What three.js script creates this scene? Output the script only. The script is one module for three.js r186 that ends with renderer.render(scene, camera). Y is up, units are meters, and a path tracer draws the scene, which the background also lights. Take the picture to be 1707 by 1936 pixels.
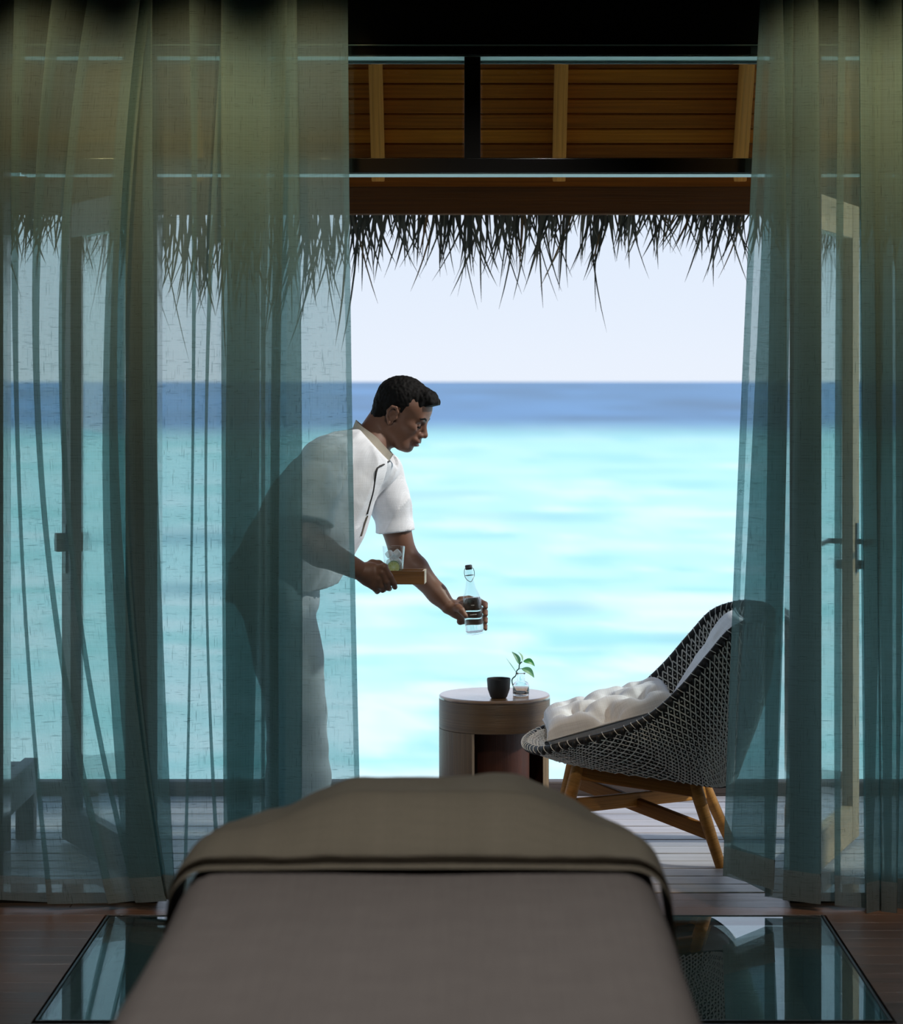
import * as THREE from 'three';
import { mergeGeometries, mergeVertices } from 'three/addons/utils/BufferGeometryUtils.js';
import { RoundedBoxGeometry } from 'three/addons/geometries/RoundedBoxGeometry.js';

// ------------------------------------------------------------------ camera, sky, sun, exposure
const W = 1707, H = 1936, F = 4600, CX = 895, CY = 719, EYE = 1.5;
const scene = new THREE.Scene();
const camera = new THREE.PerspectiveCamera(2 * Math.atan(H / 2 / F) * 180 / Math.PI, W / H, 0.05, 6000);
camera.position.set(0, EYE, 0);
camera.setViewOffset(W, H, W / 2 - CX, H / 2 - CY, W, H);
camera.focus = 7.55;
camera.userData.fStop = 5.0;
camera.updateProjectionMatrix();
const renderer = new THREE.WebGLRenderer({ antialias: true });
renderer.toneMapping = THREE.LinearToneMapping;
renderer.toneMappingExposure = 1.0;
renderer.shadowMap.enabled = true;

// hazy tropical sky: pale at the horizon, blue overhead
{
  const w = 64, h = 256, d = new Float32Array(w * h * 4);
  for (let y = 0; y < h; y++) {
    const up = ((y + 0.5) / h - 0.5) * Math.PI, s = Math.sin(up);
    const t = Math.pow(Math.max(0, s), 0.6);
    const c = s < 0 ? [0.83, 0.89, 0.99] : [0.85 - 0.48 * t, 0.905 - 0.30 * t, 1.0 - 0.06 * t];
    for (let x = 0; x < w; x++) d.set([...c, 1], (y * w + x) * 4);
  }
  const sky = new THREE.DataTexture(d, w, h, THREE.RGBAFormat, THREE.FloatType);
  sky.mapping = THREE.EquirectangularReflectionMapping;
  sky.magFilter = THREE.LinearFilter;
  sky.needsUpdate = true;
  scene.background = sky;
  scene.environment = sky;
}
const sun = new THREE.DirectionalLight(new THREE.Color(1, 0.96, 0.90), 3.2);
sun.position.set(8, 6.6, 0.2);
sun.target.position.set(0, 0, -8);
sun.position.z = -8 + 1.0;
sun.shadow.radius = 5;
sun.castShadow = true;
Object.assign(sun.shadow.camera, { left: -12, right: 12, top: 12, bottom: -12, near: 0.5, far: 40 });
sun.shadow.mapSize.set(2048, 2048);
scene.add(sun, sun.target);

const WASH = 3.2, BEDL = 2.1, FLOORL = 8, BEDX = -0.08; // strength of the added fill spotlights

// ------------------------------------------------------------------ helpers
const V = (x, y, z) => new THREE.Vector3(x, y, z);
const C = (r, g, b) => new THREE.Color().setRGB(r, g, b);
const clamp = (x, a, b) => Math.min(b, Math.max(a, x));
const lerp = (a, b, t) => a + (b - a) * t;
const sstep = (a, b, x) => { const t = clamp((x - a) / (b - a), 0, 1); return t * t * (3 - 2 * t); };
// a place in the room: sideways and up measured on a picture of it, d metres from the viewer
const at = (px, py, d) => V((px - CX) / F * d, EYE - (py - CY) / F * d, -d);
const rng = (seed) => () => { seed = (seed + 0x6d2b79f5) | 0; let t = Math.imul(seed ^ (seed >>> 15), 1 | seed); t = (t + Math.imul(t ^ (t >>> 7), 61 | t)) ^ t; return ((t ^ (t >>> 14)) >>> 0) / 4294967296; };
const hash3 = (x, y, z) => { let h = (Math.imul(x, 374761393) + Math.imul(y, 668265263) + Math.imul(z, 2147483647 ^ 0x5bd1e995)) | 0; h = Math.imul(h ^ (h >>> 13), 1274126177); return ((h ^ (h >>> 16)) >>> 0) / 4294967296; };
const noise = (x, y, z = 0) => {
  const i = Math.floor(x), j = Math.floor(y), k = Math.floor(z), f = (t) => t * t * (3 - 2 * t), u = f(x - i), v = f(y - j), w = f(z - k);
  const q = (a, b, c) => hash3(i + a, j + b, k + c);
  return lerp(lerp(lerp(q(0, 0, 0), q(1, 0, 0), u), lerp(q(0, 1, 0), q(1, 1, 0), u), v), lerp(lerp(q(0, 0, 1), q(1, 0, 1), u), lerp(q(0, 1, 1), q(1, 1, 1), u), v), w) * 2 - 1;
};
const fbm = (x, y, z = 0) => noise(x, y, z) * 0.55 + noise(x * 2.1 + 7, y * 2.1 + 3, z * 2.1) * 0.3 + noise(x * 4.3 + 1, y * 4.3 + 9, z * 4.3) * 0.15;
const taken = {};
function numbered(name) { const n = taken[name] = (taken[name] ?? -1) + 1; return n ? name + '_' + String(n).padStart(3, '0') : name; }
function shade(o) { o.castShadow = true; o.receiveShadow = true; return o; }
function group(name, pos = V(0, 0, 0), parent = scene) { const g = new THREE.Group(); g.name = parent === scene ? numbered(name) : name; g.position.copy(pos); parent.add(g); return g; }
function tag(o, label, category, grp) { o.userData.label = label; o.userData.category = category; if (grp) o.userData.group = grp; return o; }
function struct(o, kind = 'structure', label) { o.userData.kind = kind; if (label) o.userData.label = label; return o; }
// one mesh; geometry given in the parent's axes
function obj(name, geo, mat, parent = scene, pos) {
  if (Array.isArray(geo)) geo = geo.length > 1 ? mergeGeometries(geo.map((g) => clean(g))) : geo[0];
  const m = shade(new THREE.Mesh(geo, mat));
  m.name = parent === scene ? numbered(name) : name;
  if (pos) m.position.copy(pos);
  parent.add(m);
  return m;
}
function clean(g) {
  g = g.index ? g.toNonIndexed() : g.clone();
  for (const k of Object.keys(g.attributes)) if (!['position', 'normal', 'uv'].includes(k)) g.deleteAttribute(k);
  if (!g.attributes.uv) g.setAttribute('uv', new THREE.BufferAttribute(new Float32Array(g.attributes.position.count * 2), 2));
  if (!g.attributes.normal) g.computeVertexNormals();
  return g;
}
// indexed grid surface from f(u, v) -> Vector3, smooth normals
function grid(nu, nv, f, uvf, closedU = false) {
  const p = [], uv = [], idx = [];
  for (let j = 0; j <= nv; j++) for (let i = 0; i <= nu; i++) {
    const a = f(i / nu, j / nv, i, j); p.push(a.x, a.y, a.z);
    const t = uvf ? uvf(i / nu, j / nv, a) : [i / nu, j / nv]; uv.push(t[0], t[1]);
  }
  const n = nu + 1;
  for (let j = 0; j < nv; j++) for (let i = 0; i < nu; i++) { const a = j * n + i; idx.push(a, a + 1, a + n, a + 1, a + n + 1, a + n); }
  const g = new THREE.BufferGeometry();
  g.setAttribute('position', new THREE.Float32BufferAttribute(p, 3));
  g.setAttribute('uv', new THREE.Float32BufferAttribute(uv, 2));
  g.setIndex(idx); g.computeVertexNormals();
  if (closedU) {
    const nn = g.attributes.normal;
    for (let j = 0; j <= nv; j++) { const a = j * n, b = a + nu, x = nn.getX(a) + nn.getX(b), y = nn.getY(a) + nn.getY(b), z = nn.getZ(a) + nn.getZ(b), l = Math.hypot(x, y, z) || 1; nn.setXYZ(a, x / l, y / l, z / l); nn.setXYZ(b, x / l, y / l, z / l); }
  }
  return g;
}
// a board along x with eased long edges: 20 triangles; uv in metres with the grain along u
function boardGeo(len, thick, wide, e = 0.003, du = 0, dv = 0) {
  const h = thick / 2, w = wide / 2;
  const pr = [[-h, -w], [-h, w], [h - e, w], [h, w - e], [h, -w + e], [h - e, -w]]; // [y, z]
  const p = [], uv = [], tri = (a, b, c, ua, ub, uc) => { p.push(...a, ...b, ...c); uv.push(...ua, ...ub, ...uc); };
  let v = 0;
  for (let i = 0; i < 6; i++) {
    const a = pr[i], b = pr[(i + 1) % 6], l = Math.hypot(a[0] - b[0], a[1] - b[1]), x0 = -len / 2, x1 = len / 2;
    const A = [x0, a[0], a[1]], B = [x0, b[0], b[1]], Cc = [x1, b[0], b[1]], D = [x1, a[0], a[1]];
    const ua = [du, dv + v], ub = [du, dv + v + l], uc = [du + len, dv + v + l], ud = [du + len, dv + v];
    tri(A, B, Cc, ua, ub, uc); tri(A, Cc, D, ua, uc, ud);
    v += l;
  }
  for (const s of [-1, 1]) for (let i = 1; i < 5; i++) {
    const q = [pr[0], pr[i], pr[i + 1]].map((k) => [s * len / 2, k[0], k[1]]), t = [pr[0], pr[i], pr[i + 1]].map((k) => [du + k[0], dv + k[1]]);
    if (s < 0) tri(q[0], q[2], q[1], t[0], t[2], t[1]); else tri(...q, ...t);
  }
  const g = new THREE.BufferGeometry();
  g.setAttribute('position', new THREE.Float32BufferAttribute(p, 3));
  g.setAttribute('uv', new THREE.Float32BufferAttribute(uv, 2));
  g.computeVertexNormals();
  return g;
}
// box with rounded edges; uv in metres, grain along the longest side
function rbox(w, h, d, r = 0.004, seg = 1) {
  const g = new RoundedBoxGeometry(w, h, d, seg, Math.min(r, w / 2.01, h / 2.01, d / 2.01));
  return boxUV(g, w >= h && w >= d ? 0 : h >= d ? 1 : 2);
}
function boxUV(g, axis) {
  g = g.index ? g.toNonIndexed() : g;
  const p = g.attributes.position, n = g.attributes.normal, uv = new Float32Array(p.count * 2);
  for (let i = 0; i < p.count; i++) {
    const q = [p.getX(i), p.getY(i), p.getZ(i)], m = [Math.abs(n.getX(i)), Math.abs(n.getY(i)), Math.abs(n.getZ(i))];
    const o = [0, 1, 2].filter((k) => k !== axis), b = m[o[0]] > m[o[1]] ? o[1] : o[0];
    uv[i * 2] = m[axis] > 0.8 ? q[o[1]] : q[axis]; uv[i * 2 + 1] = m[axis] > 0.8 ? q[o[0]] : q[b] + q[o[0]] * 0.37;
  }
  g.setAttribute('uv', new THREE.BufferAttribute(uv, 2));
  return g;
}
const mv = (g, x, y, z) => g.translate(x, y, z);
// round bar between two points with two radii
function bar(a, b, ra, rb = ra, n = 14, capped = true) {
  const d = b.clone().sub(a), g = new THREE.CylinderGeometry(rb, ra, d.length(), n, 1, !capped);
  g.applyQuaternion(new THREE.Quaternion().setFromUnitVectors(V(0, 1, 0), d.clone().normalize()));
  const m = a.clone().add(b).multiplyScalar(0.5);
  return g.translate(m.x, m.y, m.z);
}
// squared beam between two points
function beam(a, b, w, h, up = V(0, 1, 0), r = 0.005) {
  const d = b.clone().sub(a), L = d.length(), X = d.normalize(), Z = X.clone().cross(up).normalize(), Y = Z.clone().cross(X);
  const g = rbox(L, h, w, r);
  g.applyMatrix4(new THREE.Matrix4().makeBasis(X, Y, Z));
  const m = a.clone().add(b).multiplyScalar(0.5);
  return g.translate(m.x, m.y, m.z);
}
function tube(pts, r, n = 24, k = 8, closed = false) { return new THREE.TubeGeometry(new THREE.CatmullRomCurve3(pts, closed), n, r, k, closed); }
function lathe(pts, n = 40) { return new THREE.LatheGeometry(pts.map((p) => new THREE.Vector2(p[0], p[1])), n); }

// ------------------------------------------------------------------ textures
function tex(n, m, f, repeat, srgb = false) {
  const d = new Uint8Array(n * m * 4);
  for (let y = 0; y < m; y++) for (let x = 0; x < n; x++) { const c = f(x, y), o = (y * n + x) * 4; for (let k = 0; k < 3; k++) d[o + k] = clamp(Math.round((c.length ? c[k] : c) * 255), 0, 255); d[o + 3] = 255; }
  const t = new THREE.DataTexture(d, n, m, THREE.RGBAFormat);
  t.wrapS = t.wrapT = THREE.RepeatWrapping; t.magFilter = THREE.LinearFilter; t.minFilter = THREE.LinearMipmapLinearFilter; t.generateMipmaps = true;
  if (repeat) t.repeat.set(...repeat);
  if (srgb) t.colorSpace = THREE.SRGBColorSpace;
  t.needsUpdate = true;
  return t;
}
// tiling noise on an nx by ny lattice
function tileNoise(nx, ny, seed) {
  const r = rng(seed), a = Float32Array.from({ length: nx * ny }, () => r() * 2 - 1);
  return (u, v) => {
    const x = ((u % 1) + 1) % 1 * nx, y = ((v % 1) + 1) % 1 * ny, i = Math.floor(x), j = Math.floor(y), s = (t) => t * t * (3 - 2 * t), p = s(x - i), q = s(y - j);
    const g = (I, J) => a[(J % ny) * nx + (I % nx)];
    return lerp(lerp(g(i, j), g(i + 1, j), p), lerp(g(i, j + 1), g(i + 1, j + 1), p), q);
  };
}
const grainA = tileNoise(3, 40, 11), grainB = tileNoise(8, 150, 12), grainC = tileNoise(2, 9, 13), grainD = tileNoise(20, 256, 14);
const grainMap = tex(512, 512, (x, y) => { const u = x / 512, v = y / 512 + 0.012 * grainA(x / 512, 0.3); return 0.78 + 0.13 * grainA(u, v) + 0.09 * grainB(u, v) + 0.10 * grainC(u, v) + 0.05 * grainD(u, v); }, [0.8, 4]);
const grainBump = tex(512, 512, (x, y) => 0.5 + 0.25 * grainB(x / 512, y / 512) + 0.2 * grainD(x / 512, y / 512), [0.8, 4]);
const wood = (r, g, b, rough = 0.5, extra = {}) => new THREE.MeshPhysicalMaterial({ color: C(r, g, b), roughness: rough, map: grainMap, bumpMap: grainBump, bumpScale: 0.0008, ...extra });
const plain = (r, g, b, rough = 0.6, extra = {}) => new THREE.MeshPhysicalMaterial({ color: C(r, g, b), roughness: rough, ...extra });
const linenN = tileNoise(180, 180, 21), linenM = tileNoise(6, 6, 22), linenU = tileNoise(3, 220, 23), linenV = tileNoise(220, 3, 24);
const linenMap = tex(512, 512, (x, y) => { const u = x / 512, v = y / 512; return 0.86 + 0.05 * linenU(u, v) + 0.05 * linenV(u, v) + 0.04 * linenM(u, v); }, [4, 4]);
const linenBump = tex(512, 512, (x, y) => { const u = x / 512, v = y / 512; return 0.5 + 0.2 * linenU(u, v) + 0.2 * linenV(u, v) + 0.1 * linenN(u, v); }, [4, 4]);
const cloth = (r, g, b, extra = {}) => new THREE.MeshPhysicalMaterial({ color: C(r, g, b), roughness: 0.9, map: linenMap, bumpMap: linenBump, bumpScale: 0.0006, side: THREE.DoubleSide, ...extra });

const M = {
  darkFrame: plain(0.018, 0.016, 0.013, 0.16, { clearcoat: 1, clearcoatRoughness: 0.04, ior: 1.6 }),
  darkWall: wood(0.035, 0.028, 0.022, 0.6),
  roomWall: plain(0.30, 0.27, 0.23, 0.8),
  soffit: [wood(0.38, 0.105, 0.007, 0.6), wood(0.27, 0.070, 0.004, 0.6), wood(0.48, 0.145, 0.010, 0.6)].map((m) => Object.assign(m, { roughness: 0.8, specularIntensity: 0.25 })),
  soffitBack: wood(0.09, 0.045, 0.02, 0.6),
  rafter: wood(0.80, 0.31, 0.06, 0.8, { specularIntensity: 0.3 }),
  fascia: wood(0.20, 0.060, 0.005, 0.6),
  deck: [wood(0.56, 0.52, 0.54, 0.42), wood(0.48, 0.445, 0.455, 0.4), wood(0.62, 0.575, 0.585, 0.44)],
  deckUnder: plain(0.03, 0.028, 0.026, 0.9),
  kerb: wood(0.15, 0.115, 0.10, 0.6),
  floor: [wood(0.17, 0.098, 0.066, 0.36), wood(0.15, 0.087, 0.059, 0.35), wood(0.19, 0.11, 0.074, 0.37)],
  sunlitDoor: wood(0.56, 0.37, 0.20, 0.5),  // sunlight on the right door leaf put into the timber colour
  glass: new THREE.MeshPhysicalMaterial({ color: C(0.94, 0.98, 0.97), roughness: 0, transmission: 1, thickness: 0, ior: 1.5 }),
  floorGlass: new THREE.MeshPhysicalMaterial({ color: C(0.75, 0.86, 0.84), roughness: 0.01, transmission: 1, thickness: 0, ior: 1.75 }),
  steel: plain(0.34, 0.34, 0.34, 0.3, { metalness: 1 }),
  darkSteel: plain(0.10, 0.10, 0.10, 0.35, { metalness: 0.9 }),
};

// ------------------------------------------------------------------ sea
{
  // rows by the angle below the horizon, so that the swell stays in proportion
  const SEA = -2.0, deep = C(0.060, 0.195, 0.37), shallow = C(0.56, 0.88, 0.81), mid = C(0.38, 0.76, 0.68), reef = C(0.26, 0.52, 0.54), pale = C(0.82, 0.96, 0.88);
  const nd = 300, nx = 420, p = [], col = [], uv = [], idx = [];
  const near = 3, far = 5200, hz = EYE - SEA;
  for (let j = 0; j <= nd; j++) {
    const a = hz / near, b = hz / far, t = lerp(a, b, Math.pow(j / nd, 0.55)), d = hz / t;
    for (let i = 0; i <= nx; i++) {
      const s = (i / nx * 2 - 1), x = s * (14 + d * 0.75), z = -d;
      const yy = d < 400 ? 0.05 * fbm(x * 0.25, z * 0.4) + 0.03 * noise(x * 0.9, z * 1.3) : 0;
      p.push(x, SEA + yy, z); uv.push(x, z);
      const L = Math.log(d), edge = 172 + 50 * fbm(x * 0.012, 3.1) ;
      const c = shallow.clone();
      c.lerp(pale, clamp(0.75 * sstep(50, 16, d) + 1.5 * fbm(x / d * 26, L * 20), 0, 1));
      c.lerp(mid, clamp(sstep(42, 170, d) * 0.75 + 1.9 * Math.max(0, fbm(x / d * 22 + 20, L * 20 + 4)) - 0.05, 0, 1));
      for (const [ru, rd, rw, rl, k] of [[0.035, 37.5, 0.028, 1.6, 0.55], [0.085, 33, 0.022, 1.6, 0.42], [-0.125, 54, 0.05, 3.0, 0.75], [0.02, 62, 0.05, 3.5, 0.28], [-0.12, 41, 0.04, 1.7, 0.7], [-0.02, 75, 0.05, 5, 0.35]]) {
        const e = Math.hypot((x / d - ru) / rw, (d - rd) / rl) + 0.35 * fbm(x * 0.5, z * 0.5);
        c.lerp(reef, k * sstep(1.25, 0.2, e));
      }
      c.lerp(deep, sstep(edge * 0.72, edge * 1.2, d));
      if (d > 180) { const q = 0.45 * fbm(x / d * 22, L * 26); c.multiplyScalar(1 + q); c.r *= 1 + 0.3 * q; }
      col.push(c.r, c.g, c.b);
    }
  }
  const n = nx + 1;
  for (let j = 0; j < nd; j++) for (let i = 0; i < nx; i++) { const a = j * n + i; idx.push(a, a + 1, a + n, a + 1, a + n + 1, a + n); }
  const g = new THREE.BufferGeometry();
  g.setAttribute('position', new THREE.Float32BufferAttribute(p, 3));
  g.setAttribute('uv', new THREE.Float32BufferAttribute(uv, 2));
  g.setAttribute('color', new THREE.Float32BufferAttribute(col, 3));
  g.setIndex(idx); g.computeVertexNormals();
  const m = new THREE.MeshPhysicalMaterial({ vertexColors: true, roughness: 0.35, ior: 1.33, specularIntensity: 0.35 });
  struct(obj('ocean', g, m), 'structure', 'turquoise lagoon running out to a deep blue band at the horizon');
  // the same lagoon under and behind the hut
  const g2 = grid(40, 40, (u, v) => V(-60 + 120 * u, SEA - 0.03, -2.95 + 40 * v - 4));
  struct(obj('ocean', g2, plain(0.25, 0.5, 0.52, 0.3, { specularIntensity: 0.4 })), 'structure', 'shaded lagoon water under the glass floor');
}

// ------------------------------------------------------------------ deck
{
  const deck = struct(group('deck'), 'structure', 'weathered grey timber deck facing the lagoon');
  const pitch = 0.118, r = rng(5), n = 14, vars = [0, 1, 2, 3].map((k) => boardGeo(6.2, 0.026, pitch - 0.010, 0.002, k * 1.7, k * 0.41));
  for (let i = 0; i < n; i++) obj('plank', vars[(i * 3) % 4], M.deck[Math.floor(r() * 3)], deck, V(0, -0.013 + (r() - 0.5) * 0.002, -7.125 - pitch / 2 - i * pitch));
  for (let k = -3; k <= 3; k++) obj('joist', rbox(0.06, 0.14, 1.7, 0.004), M.deckUnder, deck, V(k * 0.9, -0.10, -7.95));
  obj('under_board', rbox(6.2, 0.02, 1.7, 0.003), M.deckUnder, deck, V(0, -0.19, -7.95));
  obj('sea_blocker', rbox(6.2, 1.85, 0.03, 0.003), M.deckUnder, deck, V(0, -1.03, -8.80));  // added dark board that blocks the bright sea below the glass floor
  const kerb = struct(obj('deck_kerb', boardGeo(6.2, 0.10, 0.07, 0.005), M.kerb), 'structure', 'low timber kerb along the sea edge of the deck');
  kerb.position.set(0, 0.0, -8.82);
}

// ------------------------------------------------------------------ floor with its glass panel
const GX0 = -1.02, GX1 = 0.975, GZ0 = -5.70, GZ1 = -6.815;
{
  const floor = struct(group('floor'), 'structure', 'dark polished timber floor indoors');
  const r = rng(8), pitch = 0.096, mats = M.floor;
  const lay = (x0, x1, z) => {
    let x = x0;
    while (x < x1 - 0.01) { const l = Math.min(x1 - x, 0.9 + r() * 1.3); const L = x1 - x - l < 0.3 ? x1 - x : l; obj('plank', boardGeo(L - 0.002, 0.024, pitch - 0.0008, 0.0003, r() * 3, r()), mats[Math.floor(r() * 3)], floor, V(x + L / 2, -0.012, z)); x += L; }
  };
  for (let k = 0, z = -7.115 + pitch / 2; z < -5.2; k++, z += pitch) {
    if (z - pitch / 2 > GZ1 - 0.03 && z + pitch / 2 < GZ0 + 0.05) { lay(-2.95, GX0 - 0.012, z); lay(GX1 + 0.012, 2.95, z); } else lay(-2.95, 2.95, z);
  }
  obj('slab', rbox(5.9, 0.12, 6.4, 0.004), M.floor[1], floor, V(0, -0.0605, -5.2 + 3.15 + 0.03));
  // sub-floor that carries the boards, open under the pane
  obj('slab', [mv(rbox(1.9, 0.1, 1.95, 0.003), -2.0, -0.078, -6.15), mv(rbox(1.9, 0.1, 1.95, 0.003), 1.96, -0.078, -6.15), mv(rbox(2.1, 0.1, 0.28, 0.003), 0, -0.078, -6.97), mv(rbox(2.1, 0.1, 0.42, 0.003), 0, -0.078, -5.43)], M.deckUnder, floor);
  const win = struct(group('window_1', V((GX0 + GX1) / 2, 0, (GZ0 + GZ1) / 2)), 'structure', 'glass viewing panel let into the timber floor');
  const gw = GX1 - GX0, gd = GZ0 - GZ1;
  obj('pane', rbox(gw - 0.004, 0.012, gd - 0.004, 0.001), M.floorGlass, win, V(0, -0.0065, 0));
  for (const s of [-1, 1]) obj('frame_bar', rbox(gw + 0.012, 0.02, 0.006, 0.001), M.darkSteel, win, V(0, -0.008, s * (gd / 2 + 0.003)));
  for (const s of [-1, 1]) obj('frame_bar', rbox(0.006, 0.02, gd, 0.001), M.darkSteel, win, V(s * (gw / 2 + 0.003), -0.008, 0));
  obj('ledge', [mv(rbox(gw, 0.20, 0.06, 0.003), 0, -0.13, -gd / 2 + 0.03), mv(rbox(0.06, 0.20, gd, 0.003), -gw / 2 + 0.03, -0.13, 0), mv(rbox(0.06, 0.20, gd, 0.003), gw / 2 - 0.03, -0.13, 0)], M.darkWall, win);
}

// ------------------------------------------------------------------ room shell and glazed front
const FZ = -7.04;
{
  struct(obj('wall_left', rbox(0.15, 3.2, 8.5, 0.005), M.roomWall, scene, V(-3.05, 1.35, -2.95)));
  struct(obj('wall_right', rbox(0.15, 3.2, 8.5, 0.005), M.roomWall, scene, V(3.05, 1.35, -2.95)));
  struct(obj('wall_back', rbox(6.2, 3.2, 0.15, 0.005), M.roomWall, scene, V(0, 1.35, 1.28)));
  struct(obj('ceiling', rbox(6.3, 0.12, 8.5, 0.005), M.darkWall, scene, V(0, 2.98, -2.95)));
  // front wall: solid wings and the boarded header over the clerestory
  const wf = struct(group('wall_front', V(0, 0, FZ)), 'structure', 'dark boarded front wall over the glazed doors');
  for (const s of [-1, 1]) obj('wing', rbox(1.55, 2.9, 0.12, 0.004), M.darkWall, wf, V(s * 2.215, 1.45, 0));
  for (let k = 0; k < 14; k++) obj('board', boardGeo(6.0, 0.10, 0.136, 0.003, k * 0.7, k * 0.3).rotateX(Math.PI / 2), plain(0.012, 0.010, 0.008, 0.7), wf, V(0, 2.463 + 0.07 + k * 0.139, 0.005));
  // frame
  const fr = struct(group('window_2', V(0, 0, FZ)), 'structure', 'dark timber frame with clerestory panes above the doorway');
  const D = 0.12;
  for (const s of [-1, 1]) { obj('post', rbox(0.092, 2.46, D, 0.004), M.darkFrame, fr, V(s * 0.953, 1.23, 0)); obj('post', rbox(0.092, 2.46, D, 0.004), M.darkFrame, fr, V(s * 1.395, 1.23, 0)); }
  obj('transom', rbox(2.75, 0.042, D, 0.002), M.darkFrame, fr, V(0, 2.1165, 0));
  obj('head_rail', rbox(2.75, 0.027, D * 0.8, 0.002), M.darkFrame, fr, V(0, 2.446, 0.012));
  // added pale strips: reflected sea light on the dark bars, put in as colour
  const sheenStrip = plain(0.50, 0.66, 0.60, 0.4);
  obj('sheen_strip', rbox(2.60, 0.003, D * 0.75, 0.001), sheenStrip, fr, V(0, 2.4305, 0.012)); obj('sheen_strip', rbox(2.60, 0.003, D * 0.9, 0.001), sheenStrip, fr, V(0, 2.0935, 0)); obj('sheen_bead', rbox(2.60, 0.0035, 0.006, 0.001), sheenStrip, fr, V(0, 2.4615, 0.062));
  obj('mullion', rbox(0.047, 0.31, 0.07, 0.002), M.darkFrame, fr, V(-0.003, 2.285, 0.02));
  obj('stop_bar', rbox(2.75, 0.010, 0.02, 0.001), M.darkFrame, fr, V(0, 2.4255, -0.045));
  obj('sill', rbox(0.36, 0.03, D, 0.002), M.darkFrame, fr, V(-1.17, 0.015, 0)); obj('sill', rbox(0.36, 0.03, D, 0.002), M.darkFrame, fr, V(1.17, 0.015, 0));
  obj('pane', rbox(0.87, 0.29, 0.006, 0.001), M.glass, fr, V(-0.465, 2.285, -0.02));
  obj('pane', rbox(0.87, 0.29, 0.006, 0.001), M.glass, fr, V(0.459, 2.285, -0.02));
  for (const s of [-1, 1]) { obj('pane', rbox(0.35, 0.29, 0.006, 0.001), M.glass, fr, V(s * 1.17, 2.285, -0.02)); obj('pane', rbox(0.35, 2.06, 0.006, 0.001), M.glass, fr, V(s * 1.17, 1.062, -0.02)); }
}

// ------------------------------------------------------------------ added unseen fill spotlights: a row washing the curtains, a pair over the massage table
function fillSpot(x, z, tx, ty, tz, I, color, angle, label, grp) {
  const y = 2.92, g = tag(group('added_fill_light', V(x, y, z)), label, 'light', grp);
  obj('trim_ring', lathe([[0.040, -0.002], [0.052, -0.002], [0.054, 0.002], [0.050, 0.006], [0.040, 0.006], [0.040, -0.002]], 28), M.steel, g);
  obj('lamp_face', lathe([[0, 0.004], [0.040, 0.004], [0.040, 0.008], [0, 0.008]], 28), new THREE.MeshStandardMaterial({ color: C(0.8, 0.78, 0.7), emissive: color, emissiveIntensity: 3 }), g);
  const l = new THREE.SpotLight(color, I, 0, angle, 1, 2);
  l.position.set(0, -0.012, 0); l.target.position.set(tx - x, ty - y, tz - z); l.castShadow = true; l.shadow.radius = 2;
  g.add(l, l.target);
}
const WARM = C(1, 0.64, 0.30), SOFT = C(1, 0.93, 0.86);
[[-1.2, 'left end'], [-0.82, 'middle'], [-0.48, 'right end']].forEach(([x, e]) => fillSpot(x, -6.45, x, 1.95, -6.95, WASH, WARM, 0.5, `added fill spotlight over the left curtain, ${e} of its row, above the view`, 'added fill spotlights over the left curtain'));
[[0.98, 'nearer the doorway'], [1.3, 'farther from the doorway']].forEach(([x, e]) => fillSpot(x, -6.45, x, 1.95, -6.95, WASH, WARM, 0.5, `added fill spotlight over the right curtain, ${e}, above the view`, 'added fill spotlights over the right curtain'));
for (const [x, e] of [[-1.45, 'left'], [1.4, 'right']]) fillSpot(x, -5.4, x * 0.95, 0, -6.55, FLOORL, SOFT, 0.42, `added fill spotlight over the ${e} side of the timber floor, above the view`, 'added fill spotlights over the floor');
fillSpot(0.25, -5.3, -0.1, 0.9, -7.7, 7, C(1, 0.97, 0.95), 0.36, 'added fill spotlight aimed out through the open doorway, above the view');
for (const [x, e] of [[-0.35, 'left'], [0.25, 'right']]) fillSpot(x, -2.9, BEDX, 0.7, -3.3, BEDL, SOFT, 0.75, `added fill spotlight over the ${e} half of the massage table, above the view`, 'added fill spotlights over the massage table');

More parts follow.
